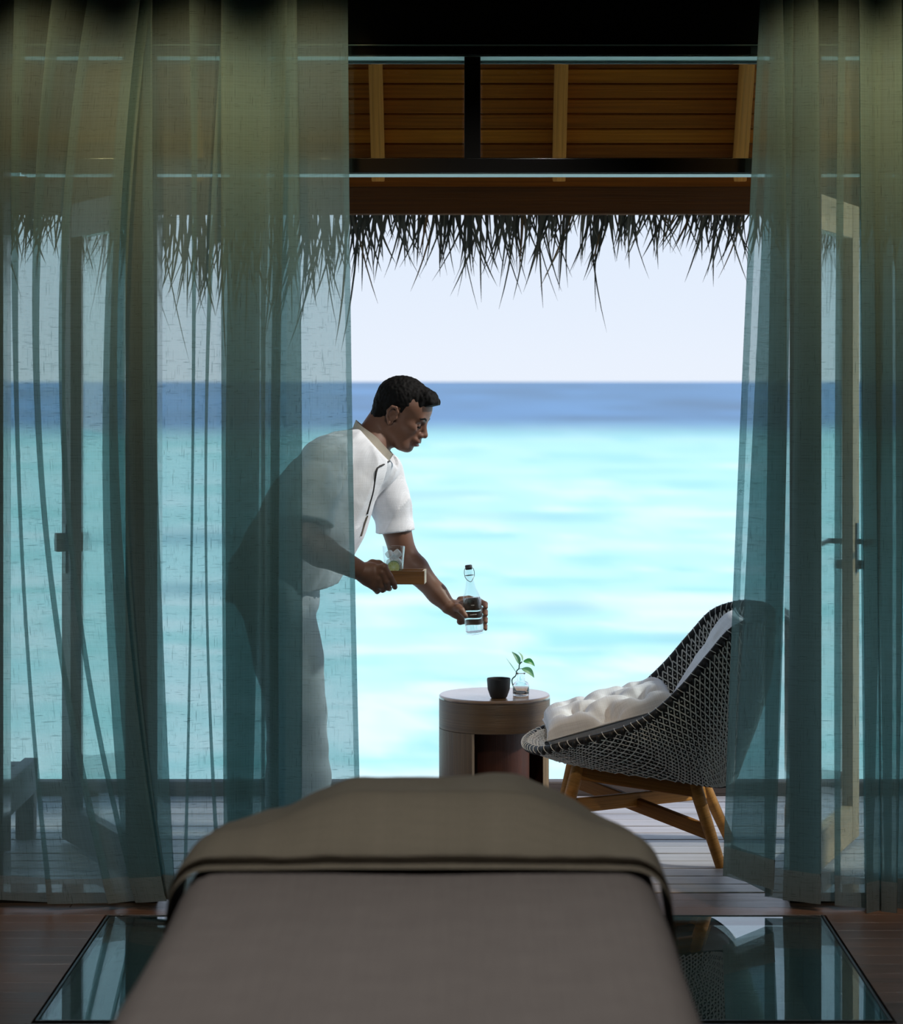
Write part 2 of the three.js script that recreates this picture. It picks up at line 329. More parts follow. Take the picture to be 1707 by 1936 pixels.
// ------------------------------------------------------------------ the two leaves of the glazed door, opened outwards
function doorLeaf(name, label, s, angle, mat, lever) {
  const g = struct(group(name, V(s * 0.932, 0.012, -7.105)), 'structure', label);
  g.rotation.y = s * -angle * Math.PI / 180; // local -z runs from the hinge to the free edge
  const L = 0.9, T = 0.042, top = 2.055, st = 0.105;
  obj('stile', rbox(T, top, st, 0.003), mat, g, V(0, top / 2, -st / 2));
  obj('stile', rbox(T, top, st, 0.003), mat, g, V(0, top / 2, -L + st / 2));
  obj('rail', rbox(T * 0.96, 0.115, L - 2 * st, 0.003), mat, g, V(0, 0.0575, -L / 2));
  obj('rail', rbox(T * 0.96, 0.11, L - 2 * st, 0.003), mat, g, V(0, top - 0.055, -L / 2));
  obj('pane', rbox(0.006, top - 0.21, L - 2 * st + 0.01, 0.001), M.glass, g, V(0, (top + 0.005) / 2, -L / 2));
  const h = new THREE.Group(); h.name = 'handle'; g.add(h); h.position.set(0, 0.965, -L + 0.05);
  for (const k of lever ? [-1, 1] : [-1]) {
    obj('plate', rbox(0.006, 0.16, 0.034, 0.002), M.darkSteel, h, V(k * (T / 2 + 0.003), -0.02, 0));
    if (!lever) { obj('knob', rbox(0.03, 0.06, 0.03, 0.004), M.darkSteel, h, V(k * (T / 2 + 0.02), 0, 0)); continue; }
    obj('lever', [bar(V(k * T / 2, 0, 0), V(k * (T / 2 + 0.055), 0, 0), 0.009), bar(V(k * (T / 2 + 0.05), 0, -0.005), V(k * (T / 2 + 0.05), -0.003, 0.11), 0.009, 0.0075), new THREE.SphereGeometry(0.0088, 10, 8).translate(k * (T / 2 + 0.05), -0.003, 0.11)], M.darkSteel, h);
    obj('cylinder', bar(V(k * T / 2, -0.075, 0), V(k * (T / 2 + 0.026), -0.075, 0), 0.016, 0.014), M.darkSteel, h);
  }
  return g;
}
doorLeaf('door_1', 'glazed door leaf standing open behind the left curtain, shade put into its timber colour', -1, 25.5, wood(0.085, 0.05, 0.036, 0.45));  // left leaf's shade put into the timber colour
doorLeaf('door_2', 'glazed door leaf standing open behind the right curtain, sunlight put into its timber colour', 1, -20, M.sunlitDoor, true).rotation.y = -20 * Math.PI / 180;

// ------------------------------------------------------------------ roof over the deck: boards, rafters, fascia, thatch
{
  const roof = struct(group('roof'), 'structure', 'boarded timber roof overhang with rafters');
  const d0 = 8.66, h0 = 2.238, slope = V(0, 1.43, 1.0).normalize(), nrm = V(0, 1.0, -1.43).normalize(); // up the roof towards the house; outward
  const ang = Math.atan2(slope.y, slope.z), L = 0.0595, len = 4.9, RX = 0, rr = rng(31);
  const base = V(RX, h0, -d0);
  const vars = [0, 1, 2, 3, 4].map((k) => { const g = boardGeo(len, 0.016, L - 0.002, 0.004, k * 1.3, k * 0.37); g.rotateX(Math.PI); g.rotateX(-ang); return g; });
  for (let i = 0; i < 17; i++) { const c = base.clone().addScaledVector(slope, (i - 0.5) * L).addScaledVector(nrm, 0.008); obj('plank', vars[i % 5], M.soffit[[0, 2, 1, 0, 1, 2, 0, 1][(i * 5 + 2) % 8]], roof, c); }
  const upper = rbox(len, 0.016, 1.4, 0.003); upper.rotateX(-ang); obj('upper_boarding', upper, M.soffit[0], roof, base.clone().addScaledVector(slope, 16.5 * L + 0.7).addScaledVector(nrm, 0.008));
  const cover = rbox(len + 0.3, 0.16, 2.6, 0.02); cover.rotateX(-ang); obj('roof_covering', cover, M.soffitBack, roof, base.clone().addScaledVector(slope, 1.18).addScaledVector(nrm, 0.10));
  for (let k = -3; k <= 4; k++) {
    const x = -0.3365 + k * 0.6385, a = base.clone().addScaledVector(slope, 0.015).addScaledVector(nrm, -0.045), b = base.clone().addScaledVector(slope, 2.2).addScaledVector(nrm, -0.045);
    a.x = b.x = x;
    obj('rafter', beam(a, b, 0.045, 0.085, nrm, 0.003), M.rafter, roof);
  }
  obj('fascia', boardGeo(len, 0.03, 0.15, 0.004).rotateX(Math.PI / 2), M.fascia, roof, V(RX, 2.168, -8.72));
  // fringe of dry palm leaf hanging at the eave
  const thatch = tag(group('thatch_fringe', V(0, 2.12, -8.80)), 'ragged fringe of dry grey-brown palm thatch hanging from the eave', 'thatch');
  const rt = rng(77), mats = [plain(0.20, 0.185, 0.145, 0.85), plain(0.34, 0.31, 0.24, 0.85), plain(0.11, 0.105, 0.085, 0.85), plain(0.34, 0.20, 0.10, 0.85)];
  const strip = (l, w, bend, twist, lean, leanz) => { // folded leaf strip pointing down
    const n = 6, p = [], idx = [];
    for (let i = 0; i <= n; i++) {
      const t = i / n, ww = w * Math.min(1, 0.45 + t * 1.6) * Math.pow(1 - t, 0.55) * 0.5 + 0.0003, a = twist * t;
      const cx = lean * l * t + bend * l * t * t, cz = leanz * l * t, y = -l * t * Math.sqrt(Math.max(0.2, 1 - lean * lean));
      p.push(cx - ww * Math.cos(a), y, cz - ww * Math.sin(a), cx, y, cz + ww * 0.35, cx + ww * Math.cos(a), y, cz + ww * Math.sin(a));
    }
    for (let i = 0; i < n; i++) for (let k = 0; k < 2; k++) { const a = i * 3 + k; idx.push(a, a + 3, a + 1, a + 1, a + 3, a + 4); }
    const g = new THREE.BufferGeometry(); g.setAttribute('position', new THREE.Float32BufferAttribute(p, 3)); g.setAttribute('uv', new THREE.Float32BufferAttribute(new Float32Array(p.length / 3 * 2), 2)); g.setIndex(idx); g.computeVertexNormals(); return g;
  };
  const make = (longer) => strip((longer ? 0.30 : 0.20) + 0.26 * Math.pow(rt(), 1.5), 0.006 + 0.008 * rt(), (rt() - 0.5) * 0.30, (rt() - 0.5) * 2, (rt() - 0.58) * 0.30, (rt() - 0.3) * 0.3);
  const shapes = Array.from({ length: 40 }, (_, i) => make(i < 30));
  for (let i = 0; i < 280; i++) {
    const x = -1.80 + 3.42 * ((i + rt()) / 280);
    const m = obj('leaf_strip', shapes[Math.floor(rt() * 40)], mats[[0, 0, 2, 2, 1, 1, 2, 0, 3, 2][Math.floor(rt() * 10)]], thatch, V(x, 0.04 + rt() * 0.03, -0.02 + rt() * 0.07));
    const clump = 0.85 + 0.32 * noise(x * 3.1, 4.2) + 0.18 * noise(x * 9, 1.2);
    m.rotation.z = 0.16 * noise(x * 5.3, 8.8); m.scale.set(1, clump * (0.8 + 0.35 * rt()) * (rt() < 0.06 ? 1.35 : 1), 1);
  }
  const rest = [[], []];
  for (let i = 0; i < 900; i++) { const x = -2.4 + 4.8 * rt(), g = make(i % 3 > 1); g.scale(1, 0.72 + 0.25 * noise(x * 3.1, 4.2), 1); g.translate(x, 0.03 + rt() * 0.04, -0.05 + rt() * 0.11); rest[i % 2].push(g); }
  struct(obj('leaf_thatch', rest[0], mats[0], thatch), 'stuff');
  struct(obj('leaf_thatch', rest[1], mats[2], thatch), 'stuff');
}

// ------------------------------------------------------------------ sheer curtains
const weaveSlubs = (() => {
  const n = 1024, a = new Float32Array(n * n).fill(0), r = rng(91), rows = Float32Array.from({ length: n }, () => r()), cols = Float32Array.from({ length: n }, () => r());
  for (let k = 0; k < 900; k++) {
    const horizontal = r() < 0.55, l = 14 + Math.floor(r() * (horizontal ? 60 : 70)), th = r() < 0.3 ? 3 : 2, x0 = Math.floor(r() * n), y0 = Math.floor(r() * n), s = 0.10 + 0.34 * r() * r() + 0.1;
    for (let i = 0; i < l; i++) for (let t = 0; t < th; t++) { const x = (x0 + (horizontal ? i : t)) % n, y = (y0 + (horizontal ? t : i)) % n; const e = Math.sin(Math.PI * i / l); a[y * n + x] = Math.max(a[y * n + x], s * Math.pow(e, 0.5)); }
  }
  return (base, amp, slub) => tex(n, n, (x, y) => base + amp * (rows[y >> 1] - 0.5) + amp * (cols[x >> 1] - 0.5) + slub * a[y * n + x], [2, 2]);
})();
const slubHoles = weaveSlubs(0.80, 0.07, 0.4), slubDark = (() => { const t = weaveSlubs(1.0, 0.06, -1.2); return t; })(), hemMap = weaveSlubs(0.82, 0.06, 0.2);
const SHEER = { color: C(0.415, 0.61, 0.635), roughness: 0.53, transmission: 0.755, thickness: 0, transparent: true, side: THREE.DoubleSide, specularIntensity: 0, map: slubDark };
M.sheer = new THREE.MeshPhysicalMaterial({ ...SHEER, alphaMap: slubHoles });
M.hem = new THREE.MeshPhysicalMaterial({ ...SHEER, alphaMap: hemMap, transmission: 0.6, color: C(0.50, 0.56, 0.56) });

function curtain(name, label, pleats, dBase, hemH) {
  // pleats: [x at the top, x halfway, x at the hem, depth offset, hem height]; the cloth runs from one to the next, folding back where x turns round
  const K = 8, nv = 60, topH = 2.86, n = (pleats.length - 1) * K;
  const X = (px) => (px - CX) / F * dBase;
  const column = (i) => {
    const k = Math.min(Math.floor(i / K), pleats.length - 2), t = (i - k * K) / K;
    const q = (m) => { const a = pleats[k][m], b = pleats[k + 1][m], s = t - Math.sin(2 * Math.PI * t) / (2 * Math.PI) * 0.55; return lerp(a, b, s); };
    const dd = (m) => { const c = (1 - Math.cos(Math.PI * t)) / 2; return lerp(pleats[k][m] ?? 0, pleats[k + 1][m] ?? 0, c); };
    return [q(0), q(1), q(2), dd(3), dd(4)];
  };
  const cols = Array.from({ length: n + 1 }, (_, i) => column(i));
  const arc = [0];
  for (let i = 1; i <= n; i++) arc.push(arc[i - 1] + Math.hypot(X(cols[i][1]) - X(cols[i - 1][1]), cols[i][3] - cols[i - 1][3]));
  const f = (u, v, i) => {
    const c = cols[i], low = c[4] ?? 0.02, y = lerp(low, topH, v), py = CY - (y - EYE) * F / dBase;
    // quadratic through the three heights 0, 900, 1700
    const A = c[0], B = c[1], Cc = c[2], a0 = (py - 900) * (py - 1700) / (900 * 1700), a1 = py * (py - 1700) / (900 * -800), a2 = py * (py - 900) / (1700 * 800);
    const x = A * a0 + B * a1 + Cc * a2;
    const ripple = 0.004 * noise(arc[i] * 7, y * 1.4, 3) * (0.4 + sstep(1.6, 0, y)) + 0.010 * sstep(0.35, 0, y) * noise(arc[i] * 9, 2.2);
    return V(X(x), y, -(dBase + c[3] + ripple));
  };
  const g = group(name);
  tag(g, label, 'curtain');
  obj('fabric', grid(n, nv, f, (u, v, p) => [arc[Math.round(u * n)], p.y]), M.sheer, g);
  // the doubled hem, a second layer of cloth just behind
  obj('hem', grid(n, 4, (u, v, i) => { const a = f(u, v * hemH / (topH - 0.02), i); a.z += 0.003; return a; }, (u, v, p) => [arc[Math.round(u * n)] + 0.3, p.y]), M.hem, g);
  return g;
}
const DK = 6.90;
curtain('curtain', 'wide sheer white curtain on the left, drawn in front of the man', [
  [-120, -110, -110, 0.02, 0.03], [54, 39, 100, 0.0, 0.02], [30, 34.5, 92, -0.025, 0.02], [120, 80, 215, 0.03, 0.012], [100, 75, 205, -0.02, 0.02],
  [183, 126, 262, 0.03, 0.02], [165, 119, 255, 0.0, 0.02], [268, 228, 318, -0.03, 0.03], [240, 190, 240, 0.035, 0.03], [286, 240, 322, -0.01, 0.03], [250, 204, 262, 0.03, 0.03], [290, 300, 334, -0.02, 0.03],
  [270, 268, 285, 0.03, 0.03], [374, 366.5, 352, 0.0, 0.03], [359, 363, 346, -0.02, 0.03], [440, 390, 420, 0.02, 0.03], [424, 387, 413, -0.01, 0.03],
  [482, 488, 470, 0.03, 0.03], [420, 421, 426, -0.03, 0.03], [505, 500, 500, 0.02, 0.03], [440, 424, 430, 0.04, 0.03], [562, 572, 570, -0.02, 0.03], [490, 492, 492, 0.03, 0.03], [545, 530, 530, -0.03, 0.03], [524, 510, 510, 0.02, 0.03],
  [658, 668, 686, -0.01, 0.03], [645, 657, 675, 0.015, 0.03],
], DK, 0.07);
curtain('curtain', 'sheer white curtain gathered at the right beside the woven chair', [
  [1450, 1409, 1382, 0.015, 0.10], [1436, 1394, 1364, -0.01, 0.098], [1478, 1484, 1460, -0.02, 0.06], [1462, 1421, 1378, 0.03, 0.095], [1500, 1486, 1460, 0.0, 0.04], [1470, 1452, 1448, 0.03, 0.03],
  [1545, 1550, 1549, -0.02, 0.02], [1505, 1500, 1482, 0.03, 0.02], [1600, 1592, 1590, 0.01, 0.02], [1583, 1576, 1576, -0.02, 0.015],
  [1668, 1662, 1668, -0.01, 0.0], [1618, 1625, 1632, -0.05, 0.0], [1672, 1668, 1650, 0.02, 0.0], [1630, 1632, 1640, 0.05, 0.02], [1700, 1702, 1690, -0.05, 0.0], [1645, 1655, 1662, -0.02, 0.0], [1690, 1692, 1690, 0.04, 0.0], [1668, 1668, 1680, 0.06, 0.0], [1740, 1740, 1735, -0.04, 0.0], [1690, 1696, 1696, 0.02, 0.0], [1830, 1830, 1830, 0.0, 0.0],
], DK, 0.085);

// ------------------------------------------------------------------ massage table, sheet and folded cover in the foreground
const BX = -0.083, BH = 0.735, BHW = 0.372, BFAR = 4.22, BNEAR = 2.0;
// height of the sheeted table top and how it rounds over at the sides: s in [-1.6, 1.6] across
{
  const bed = tag(group('massage_table', V(BX, 0, 0)), 'long massage table seen from its head end, under the grey sheet', 'massage table');
  obj('mattress', rbox(2 * BHW - 0.02, 0.10, BFAR - BNEAR - 0.02, 0.045, 4), cloth(0.42, 0.40, 0.40), bed, V(0, BH - 0.062, -(BFAR + BNEAR) / 2));
  obj('frame', rbox(2 * BHW - 0.10, 0.08, BFAR - BNEAR - 0.1, 0.01), M.darkWall, bed, V(0, BH - 0.155, -(BFAR + BNEAR) / 2));
  for (const sx of [-1, 1]) for (const z of [BNEAR + 0.2, BFAR - 0.2]) obj('leg', bar(V(sx * 0.30, 0, -z), V(sx * 0.29, BH - 0.15, -z), 0.026, 0.03), M.darkWall, bed);
  // profile across: top, rounded edge, hanging side
  const prof = (u, r, hw, drop, flare) => { // u in [-1, 1] -> [x, y below top]
    const top = hw - r, arcL = r * Math.PI / 2, total = top + arcL + drop, a = Math.abs(u) * total, s = Math.sign(u);
    if (a <= top) return [s * a, 0];
    if (a <= top + arcL) { const t = (a - top) / r; return [s * (top + r * Math.sin(t)), -r * (1 - Math.cos(t))]; }
    const e = a - top - arcL; return [s * (hw + flare * e / drop), -r - e];
  };
  const surf = (u, d, lift, r, hw, drop, endR, flare = 0.02) => {
    const [x, y] = prof(u, r, hw, drop, flare);
    return [x, y];
  };
  // v runs from the near end along the top, then over the far end and down
  const sheetF = (lift, hwX, far, r, drop, farDrop) => (u, v) => {
    const L = far - BNEAR, total = L + farDrop, s = v * total, uu = u * 2 - 1;
    let d, dy;
    const er = 0.07;
    if (s < L - er) { d = BNEAR + s; dy = 0; } else if (s < L - er + er * Math.PI / 2) { const t = (s - L + er) / er; d = far - er + er * Math.sin(t); dy = -er * (1 - Math.cos(t)); } else { d = far; dy = -er - (s - L + er - er * Math.PI / 2); }
    const round = sstep(far - 0.16, far, d), hw = hwX - 0.05 * round * round;
    let [x, y] = prof(uu, r, hw, drop, 0.025);
    y = Math.min(y, y + dy);
    const wr = 0.0025 * noise(x * 6, d * 4) * (y < -0.1 ? 5 : 1) + (y < -0.12 ? 0.014 * Math.sin(d * 17 + 2 * noise(d * 3, 1)) * sstep(-0.12, -0.4, y) : 0);
    return V(x + Math.sign(x) * wr, BH + lift + y + (y > -0.05 ? wr : 0), -d);
  };
  const uvM = (u, v) => [u * 1.6, v * 2.2];
  const sheet = tag(obj('bed_sheet', grid(70, 70, sheetF(0.004, BHW, BFAR, 0.065, 0.34, 0.42), uvM), cloth(0.42, 0.385, 0.375), scene, V(BX, 0, 0)), 'smooth grey sheet stretched over the massage table', 'sheet');
  // cover over the pillow at the far end, with a folded band along its near edge
  const hump = (x, d) => {
    const across = sstep(0.30, 0.12, Math.abs(x - 0.02)) , along = sstep(3.72, 3.95, d) * sstep(4.34, 4.10, d);
    const side = 0.055 * sstep(0.40, 0.24, Math.abs(x));
    return 0.060 * across * along + 0.010 + side * 0.35 * along;
  };
  const nearD = 3.745, farD = 4.20, cm = cloth(0.48, 0.445, 0.355);
  const coverF = (lift, d0, d1, extra) => (u, v) => {
    const uu = u * 2 - 1, er = 0.06, L = d1 - d0, total = L + 0.22, s = v * total;
    let d, dy = 0;
    if (s < L - er) d = d0 + s; else if (s < L - er + er * Math.PI / 2) { const t = (s - L + er) / er; d = d1 - er + er * Math.sin(t); dy = -er * (1 - Math.cos(t)); } else { d = d1; dy = -er - (s - L + er - er * Math.PI / 2); }
    const [x, y] = prof(uu * lerp(1, 0.44, sstep(3.82, 4.16, d)), 0.065, BHW + 0.008 + lift, 0.16, 0.02);
    const fold = 0.004 * noise(x * 9, d * 9) + 0.003 * noise(x * 26 + 3, d * 5);
    return V(x, BH + lift + y + dy + hump(x, Math.min(d, 4.2)) + fold + (extra ? extra(x, d, v) : 0), -d);
  };
  const cover = group('bed_cover', V(BX, 0, 0));
  tag(cover, 'beige cover draped over the pillow at the far end of the massage table', 'blanket');
  obj('cloth', grid(80, 40, coverF(0.007, nearD + 0.02, farD, null), uvM), cm, cover);
  // turned-back band: a soft roll on the near edge
  obj('folded_band', grid(90, 14, (u, v) => {
    const uu = u * 2 - 1, t = v, [x, y] = prof(uu, 0.065, BHW + 0.016, 0.16, 0.02), ang = Math.PI * t;
    // v: from under the far edge of the band, over it, down its near face
    const d = nearD + 0.20 * (1 - sstep(0.0, 0.82, t)), base = BH + 0.010 + y + hump(x, d) * 0.9;
    const th = 0.011 * sstep(0.0, 0.08, t) * (1 - sstep(0.84, 1, t)) + 0.0035 * noise(x * 28, t * 2) * Math.sin(Math.PI * t);
    return V(x, base + th - 0.008 * sstep(0.9, 1, t), -d - 0.012 * sstep(0.8, 0.95, t) * (1 - sstep(0.95, 1, t)));
  }, uvM), cloth(0.52, 0.475, 0.375), cover);
  // the pillow that makes the hump
  const pil = tag(obj('pillow', grid(32, 24, (u, v) => {
    const a = u * 2 * Math.PI, b = (v - 0.5) * Math.PI, e = (c, p) => Math.sign(c) * Math.pow(Math.abs(c), p);
    return V(0.19 * e(Math.cos(a), 0.5) * e(Math.cos(b), 0.6), 0.038 * Math.sin(b), 0.13 * e(Math.sin(a), 0.5) * e(Math.cos(b), 0.6));
  }, uvM), cloth(0.35, 0.38, 0.44), scene, V(BX + 0.02, BH + 0.046, -4.02)), 'small pillow hidden under the beige cover at the head of the massage table', 'pillow');
}

// ------------------------------------------------------------------ round wooden side table
const TX = 0.071, TD = 8.2, TH = 0.443, TR = 0.187;
{
  const t = tag(group('side_table', V(TX, 0, -TD)), 'round wooden drum side table with an open niche, beside the woven chair', 'table');
  const topM = wood(0.46, 0.25, 0.11, 0.10, { clearcoat: 0.9, clearcoatRoughness: 0.06 }), shell = wood(0.125, 0.075, 0.034, 0.42), inner = wood(0.07, 0.016, 0.004, 0.5), edge = wood(0.60, 0.46, 0.30, 0.5);
  obj('table_top', lathe([[0, 0.012], [TR - 0.004, 0.012], [TR, 0.008], [TR, 0.0], [0, 0.0]], 72), topM, t, V(0, TH - 0.012, 0));
  obj('top_band', lathe([[TR - 0.02, 0], [TR - 0.001, 0], [TR, 0.002], [TR, 0.098], [TR - 0.02, 0.098], [TR - 0.02, 0]], 72), shell, t, V(0, TH - 0.111, 0));
  // wall of the drum: angles measured from the viewer's side, right positive; the niche is open from -24 to 100 degrees
  const a0 = 100 * Math.PI / 180, a1 = (360 - 24) * Math.PI / 180, hh = TH - 0.111, pt = (r, a, y) => V(r * Math.sin(a), y, r * Math.cos(a));
  const uvA = (u, v, p) => [p.y, u * (a1 - a0) * TR];
  obj('drum_wall', [grid(60, 1, (u, v) => pt(TR, lerp(a0, a1, u), v * hh), uvA), grid(60, 1, (u, v) => pt(TR - 0.02, lerp(a1, a0, u), v * hh), uvA)], shell, t);
  obj('wall_edge', grid(1, 1, (u, v) => pt(TR - 0.02 * (1 - u), a1, v * hh), (u, v) => [v * 0.3, u * 0.02]), edge, t);
  obj('wall_edge', grid(1, 1, (u, v) => pt(TR - 0.02 * u, a0, v * hh), (u, v) => [v * 0.3, u * 0.02]), edge, t);
  obj('niche_back', [grid(40, 1, (u, v) => pt(TR - 0.022, lerp(a1, a0, u), v * hh), uvA), grid(20, 1, (u, v) => pt(TR - 0.07, lerp(a1 - 0.1, a0 + 2 * Math.PI - 0.1, u), v * hh), uvA)], inner, t);
  obj('base_disc', lathe([[0, 0.0], [TR - 0.003, 0.0], [TR - 0.003, 0.014], [0, 0.014]], 72), inner, t);

  const cup = tag(obj('cup', lathe([[0, 0], [0.024, 0], [0.028, 0.004], [0.037, 0.030], [0.0395, 0.062], [0.0385, 0.066], [0.037, 0.064], [0.034, 0.030], [0.024, 0.008], [0, 0.007]], 48), plain(0.012, 0.011, 0.011, 0.5), scene, V(TX + 0.013, TH, -TD + 0.105)), 'matt black handleless cup on the round wooden table', 'cup');
  const glass = new THREE.MeshPhysicalMaterial({ color: C(0.97, 0.99, 0.985), roughness: 0, transmission: 1, thickness: 0.02, ior: 1.45 });
  const vp = V(TX + 0.088, TH, -TD + 0.045);
  const vase = tag(group('bud_vase', vp), 'small clear glass vase holding the green sprig', 'vase');
  obj('vessel', lathe([[0, 0], [0.026, 0], [0.0275, 0.003], [0.0275, 0.036], [0.024, 0.044], [0.013, 0.050], [0.0125, 0.070], [0.0155, 0.076], [0.0145, 0.077], [0.0105, 0.071], [0.011, 0.050], [0.022, 0.042], [0.0255, 0.035], [0.0255, 0.006], [0, 0.005]], 40), glass, vase);
  const sprig = tag(group('leaf_sprig', vp.clone()), 'green sprig with five leaves standing in the glass vase', 'plant');
  const sp = (px, py) => at(px, py, 8.155).sub(vp); // sprig points in the vase's axes
  const stemM = plain(0.03, 0.10, 0.05, 0.5);
  obj('stem', tube([V(-0.018, 0.008, 0), sp(968, 1285), sp(975, 1277), sp(977, 1268), sp(981, 1264), sp(982, 1256), sp(987, 1251)], 0.0022, 30, 6), stemM, sprig);
  const leafGeo = (a, b, w, bow, tilt) => { // leaf from a to b, folded along the midrib
    const d = b.clone().sub(a), L = d.length(), X = d.clone().normalize(), N = V(0, 0, 1).applyAxisAngle(X, tilt), Y = N.clone().cross(X).normalize();
    return grid(8, 16, (u, v) => {
      const s = u * 2 - 1, ww = w * Math.pow(Math.sin(Math.PI * Math.pow(v, 0.8)), 0.85) * (1 - 0.15 * v);
      return a.clone().addScaledVector(X, v * L).addScaledVector(Y, s * ww + bow * Math.sin(Math.PI * v)).addScaledVector(N, 0.35 * ww * Math.abs(s) - 0.01 * v * v);
    });
  };
  const lm = (r, g, b) => new THREE.MeshPhysicalMaterial({ color: C(r, g, b), roughness: 0.4, transmission: 0.35, thickness: 0, side: THREE.DoubleSide });
  const LM = [lm(0.13, 0.30, 0.16), lm(0.07, 0.30, 0.07), lm(0.16, 0.36, 0.16)];
  obj('leaf', leafGeo(sp(982, 1256), sp(970, 1231), 0.0105, -0.003, 0.6), LM[0], sprig);
  obj('leaf', leafGeo(sp(987, 1250), sp(983, 1231), 0.006, -0.006, 1.0), LM[2], sprig);
  obj('leaf', leafGeo(sp(989, 1250), sp(1012, 1259), 0.010, 0.008, -0.3), LM[1], sprig);
  obj('leaf', leafGeo(sp(986, 1264), sp(1011, 1281), 0.0115, 0.008, -0.3), LM[2], sprig);
  obj('leaf', leafGeo(sp(976, 1272), sp(960, 1240), 0.0035, 0.006, 1.2), LM[0], sprig);
  obj('leaf_stalk', tube([sp(982, 1265), sp(984, 1264), sp(988, 1264)], 0.0011, 6, 5), stemM, sprig);
}

// ------------------------------------------------------------------ woven lounge chair
const CHX = 0.5, CHD = 7.7;
{
  const ch = tag(group('lounge_chair', V(CHX, 0, -CHD)), 'black and white woven lounge chair on angled wooden legs', 'chair');
  const teak = wood(0.62, 0.28, 0.065, 0.5, { specularIntensity: 0.5 }), teakD = wood(0.42, 0.17, 0.035, 0.5, { specularIntensity: 0.5 });
  // rim (near side, from the middle of the front lip to the middle of the back) and the outline of the base, matched point by point; mirrored for the far side
  const rimN = [[-0.335, 0.352, 0.0], [-0.325, 0.354, 0.10], [-0.285, 0.362, 0.205], [-0.19, 0.392, 0.262], [-0.04, 0.438, 0.300], [0.04, 0.480, 0.312], [0.13, 0.560, 0.315], [0.216, 0.660, 0.308], [0.288, 0.738, 0.292], [0.36, 0.768, 0.258], [0.415, 0.775, 0.17], [0.435, 0.778, 0.0]];
  const baseN = [[-0.275, 0.335, 0.0], [-0.270, 0.334, 0.09], [-0.235, 0.328, 0.165], [-0.10, 0.302, 0.200], [0.14, 0.268, 0.222], [0.235, 0.252, 0.226], [0.262, 0.250, 0.226], [0.275, 0.252, 0.224], [0.285, 0.256, 0.215], [0.300, 0.262, 0.185], [0.315, 0.265, 0.10], [0.320, 0.265, 0.0]];
  const loop = (a) => { const p = a.map((q) => V(...q)); for (let i = a.length - 2; i > 0; i--) p.push(V(a[i][0], a[i][1], -a[i][2])); return new THREE.CatmullRomCurve3(p, true, 'centripetal'); };
  const rim = loop(rimN), base = loop(baseN);
  const S = (t, v, off = 0) => {
    t = ((t % 1) + 1) % 1;
    const b = base.getPoint(t), r = rim.getPoint(t), p = b.clone().lerp(r, v);
    const out = V(p.x - 0.05, 0, p.z * 1.1).normalize();
    const len = b.distanceTo(r);
    p.addScaledVector(out, 0.09 * len * Math.sin(Math.PI * v) * (0.5 + 0.5 * v));
    if (off) {
      const e = 1e-3, n = S(t + e, v).sub(S(t - e, v)).cross(S(t, Math.min(1, v + e)).sub(S(t, Math.max(0, v - e)))).normalize();
      if (n.dot(out) < 0) n.negate();
      p.addScaledVector(n, off);
    }
    return p;
  };
  const black = plain(0.012, 0.012, 0.013, 0.5), white = plain(0.85, 0.86, 0.84, 0.5), inside = plain(0.02, 0.02, 0.02, 0.6);
  const TH2 = 0.006;
  obj('shell', [grid(160, 20, (u, v) => S(u, v, TH2)), grid(160, 20, (u, v) => S(1 - u, v, -TH2))], black, ch);
  const under = []; // seat pan
  obj('seat_pan', [grid(64, 6, (u, v) => { const p = base.getPoint(u); const c = V(0.03, 0.288, 0); return c.lerp(p, v); }), grid(64, 6, (u, v) => { const p = base.getPoint(1 - u); const c = V(0.03, 0.300, 0); return c.lerp(p.add(V(0, 0.006, 0)), v); })], inside, ch);
  // weave: two families of white cords with a bright knot and a black eyelet in every mesh
  const NT = 118, NV = 17, cords = [], knots = [], eyes = [];
  const ribbon = (pts, r, sides = 4) => new THREE.TubeGeometry(new THREE.CatmullRomCurve3(pts), pts.length * 1, r, sides, false);
  // spread the meshes evenly along the rim
  for (const [off, detail] of [[TH2 + 0.0018, 1], [-TH2 - 0.0018, 0]]) {
    for (let i = 0; i < NT; i++) {
      for (const s of [-1, 1]) {
        const pts = [];
        for (let j = 0; j <= NV; j++) pts.push(S((i + s * j * 0.5) / NT, 0.02 + 0.96 * j / NV, off + Math.sign(off) * (0.0010 + 0.0012 * ((i + j) % 2 ? s : -s))));
        const wall = pts[0].distanceTo(pts[NV]); cords.push(ribbon(pts, 0.0023 * clamp(wall / 0.24, 0.3, 1)));
      }
      for (let j = 1; j < NV; j++) {
        const tt = (i + 0.5 * ((j + 1) % 2)) / NT, vv = 0.02 + 0.96 * j / NV, p = S(tt, vv, off); if (j % 3 && S(tt, 0).distanceTo(S(tt, 1)) < 0.12) continue;
        const k = new THREE.OctahedronGeometry(0.0034, 0); k.translate(p.x, p.y, p.z); knots.push(k);
        const e = new THREE.TorusGeometry(0.0062, 0.0022, 4, 7), q = S(tt, vv, off * 5).sub(p).normalize(); e.applyQuaternion(new THREE.Quaternion().setFromUnitVectors(V(0, 0, 1), q)); e.translate(p.x, p.y, p.z); eyes.push(e);
      }
    }
  }
  struct(obj('weave_cord', cords, white, ch), 'stuff'); struct(obj('weave_knot', knots, white, ch), 'stuff'); struct(obj('weave_eyelet', eyes, black, ch), 'stuff');
  // thick rolled rim with looped binding
  const rimPts = Array.from({ length: 120 }, (_, i) => S(i / 120, 1.0));
  const roll = new THREE.TubeGeometry(new THREE.CatmullRomCurve3(rimPts, true), 240, 0.0115, 8, true);
  obj('rim', roll, black, ch);
  const binds = [], lobes = [];
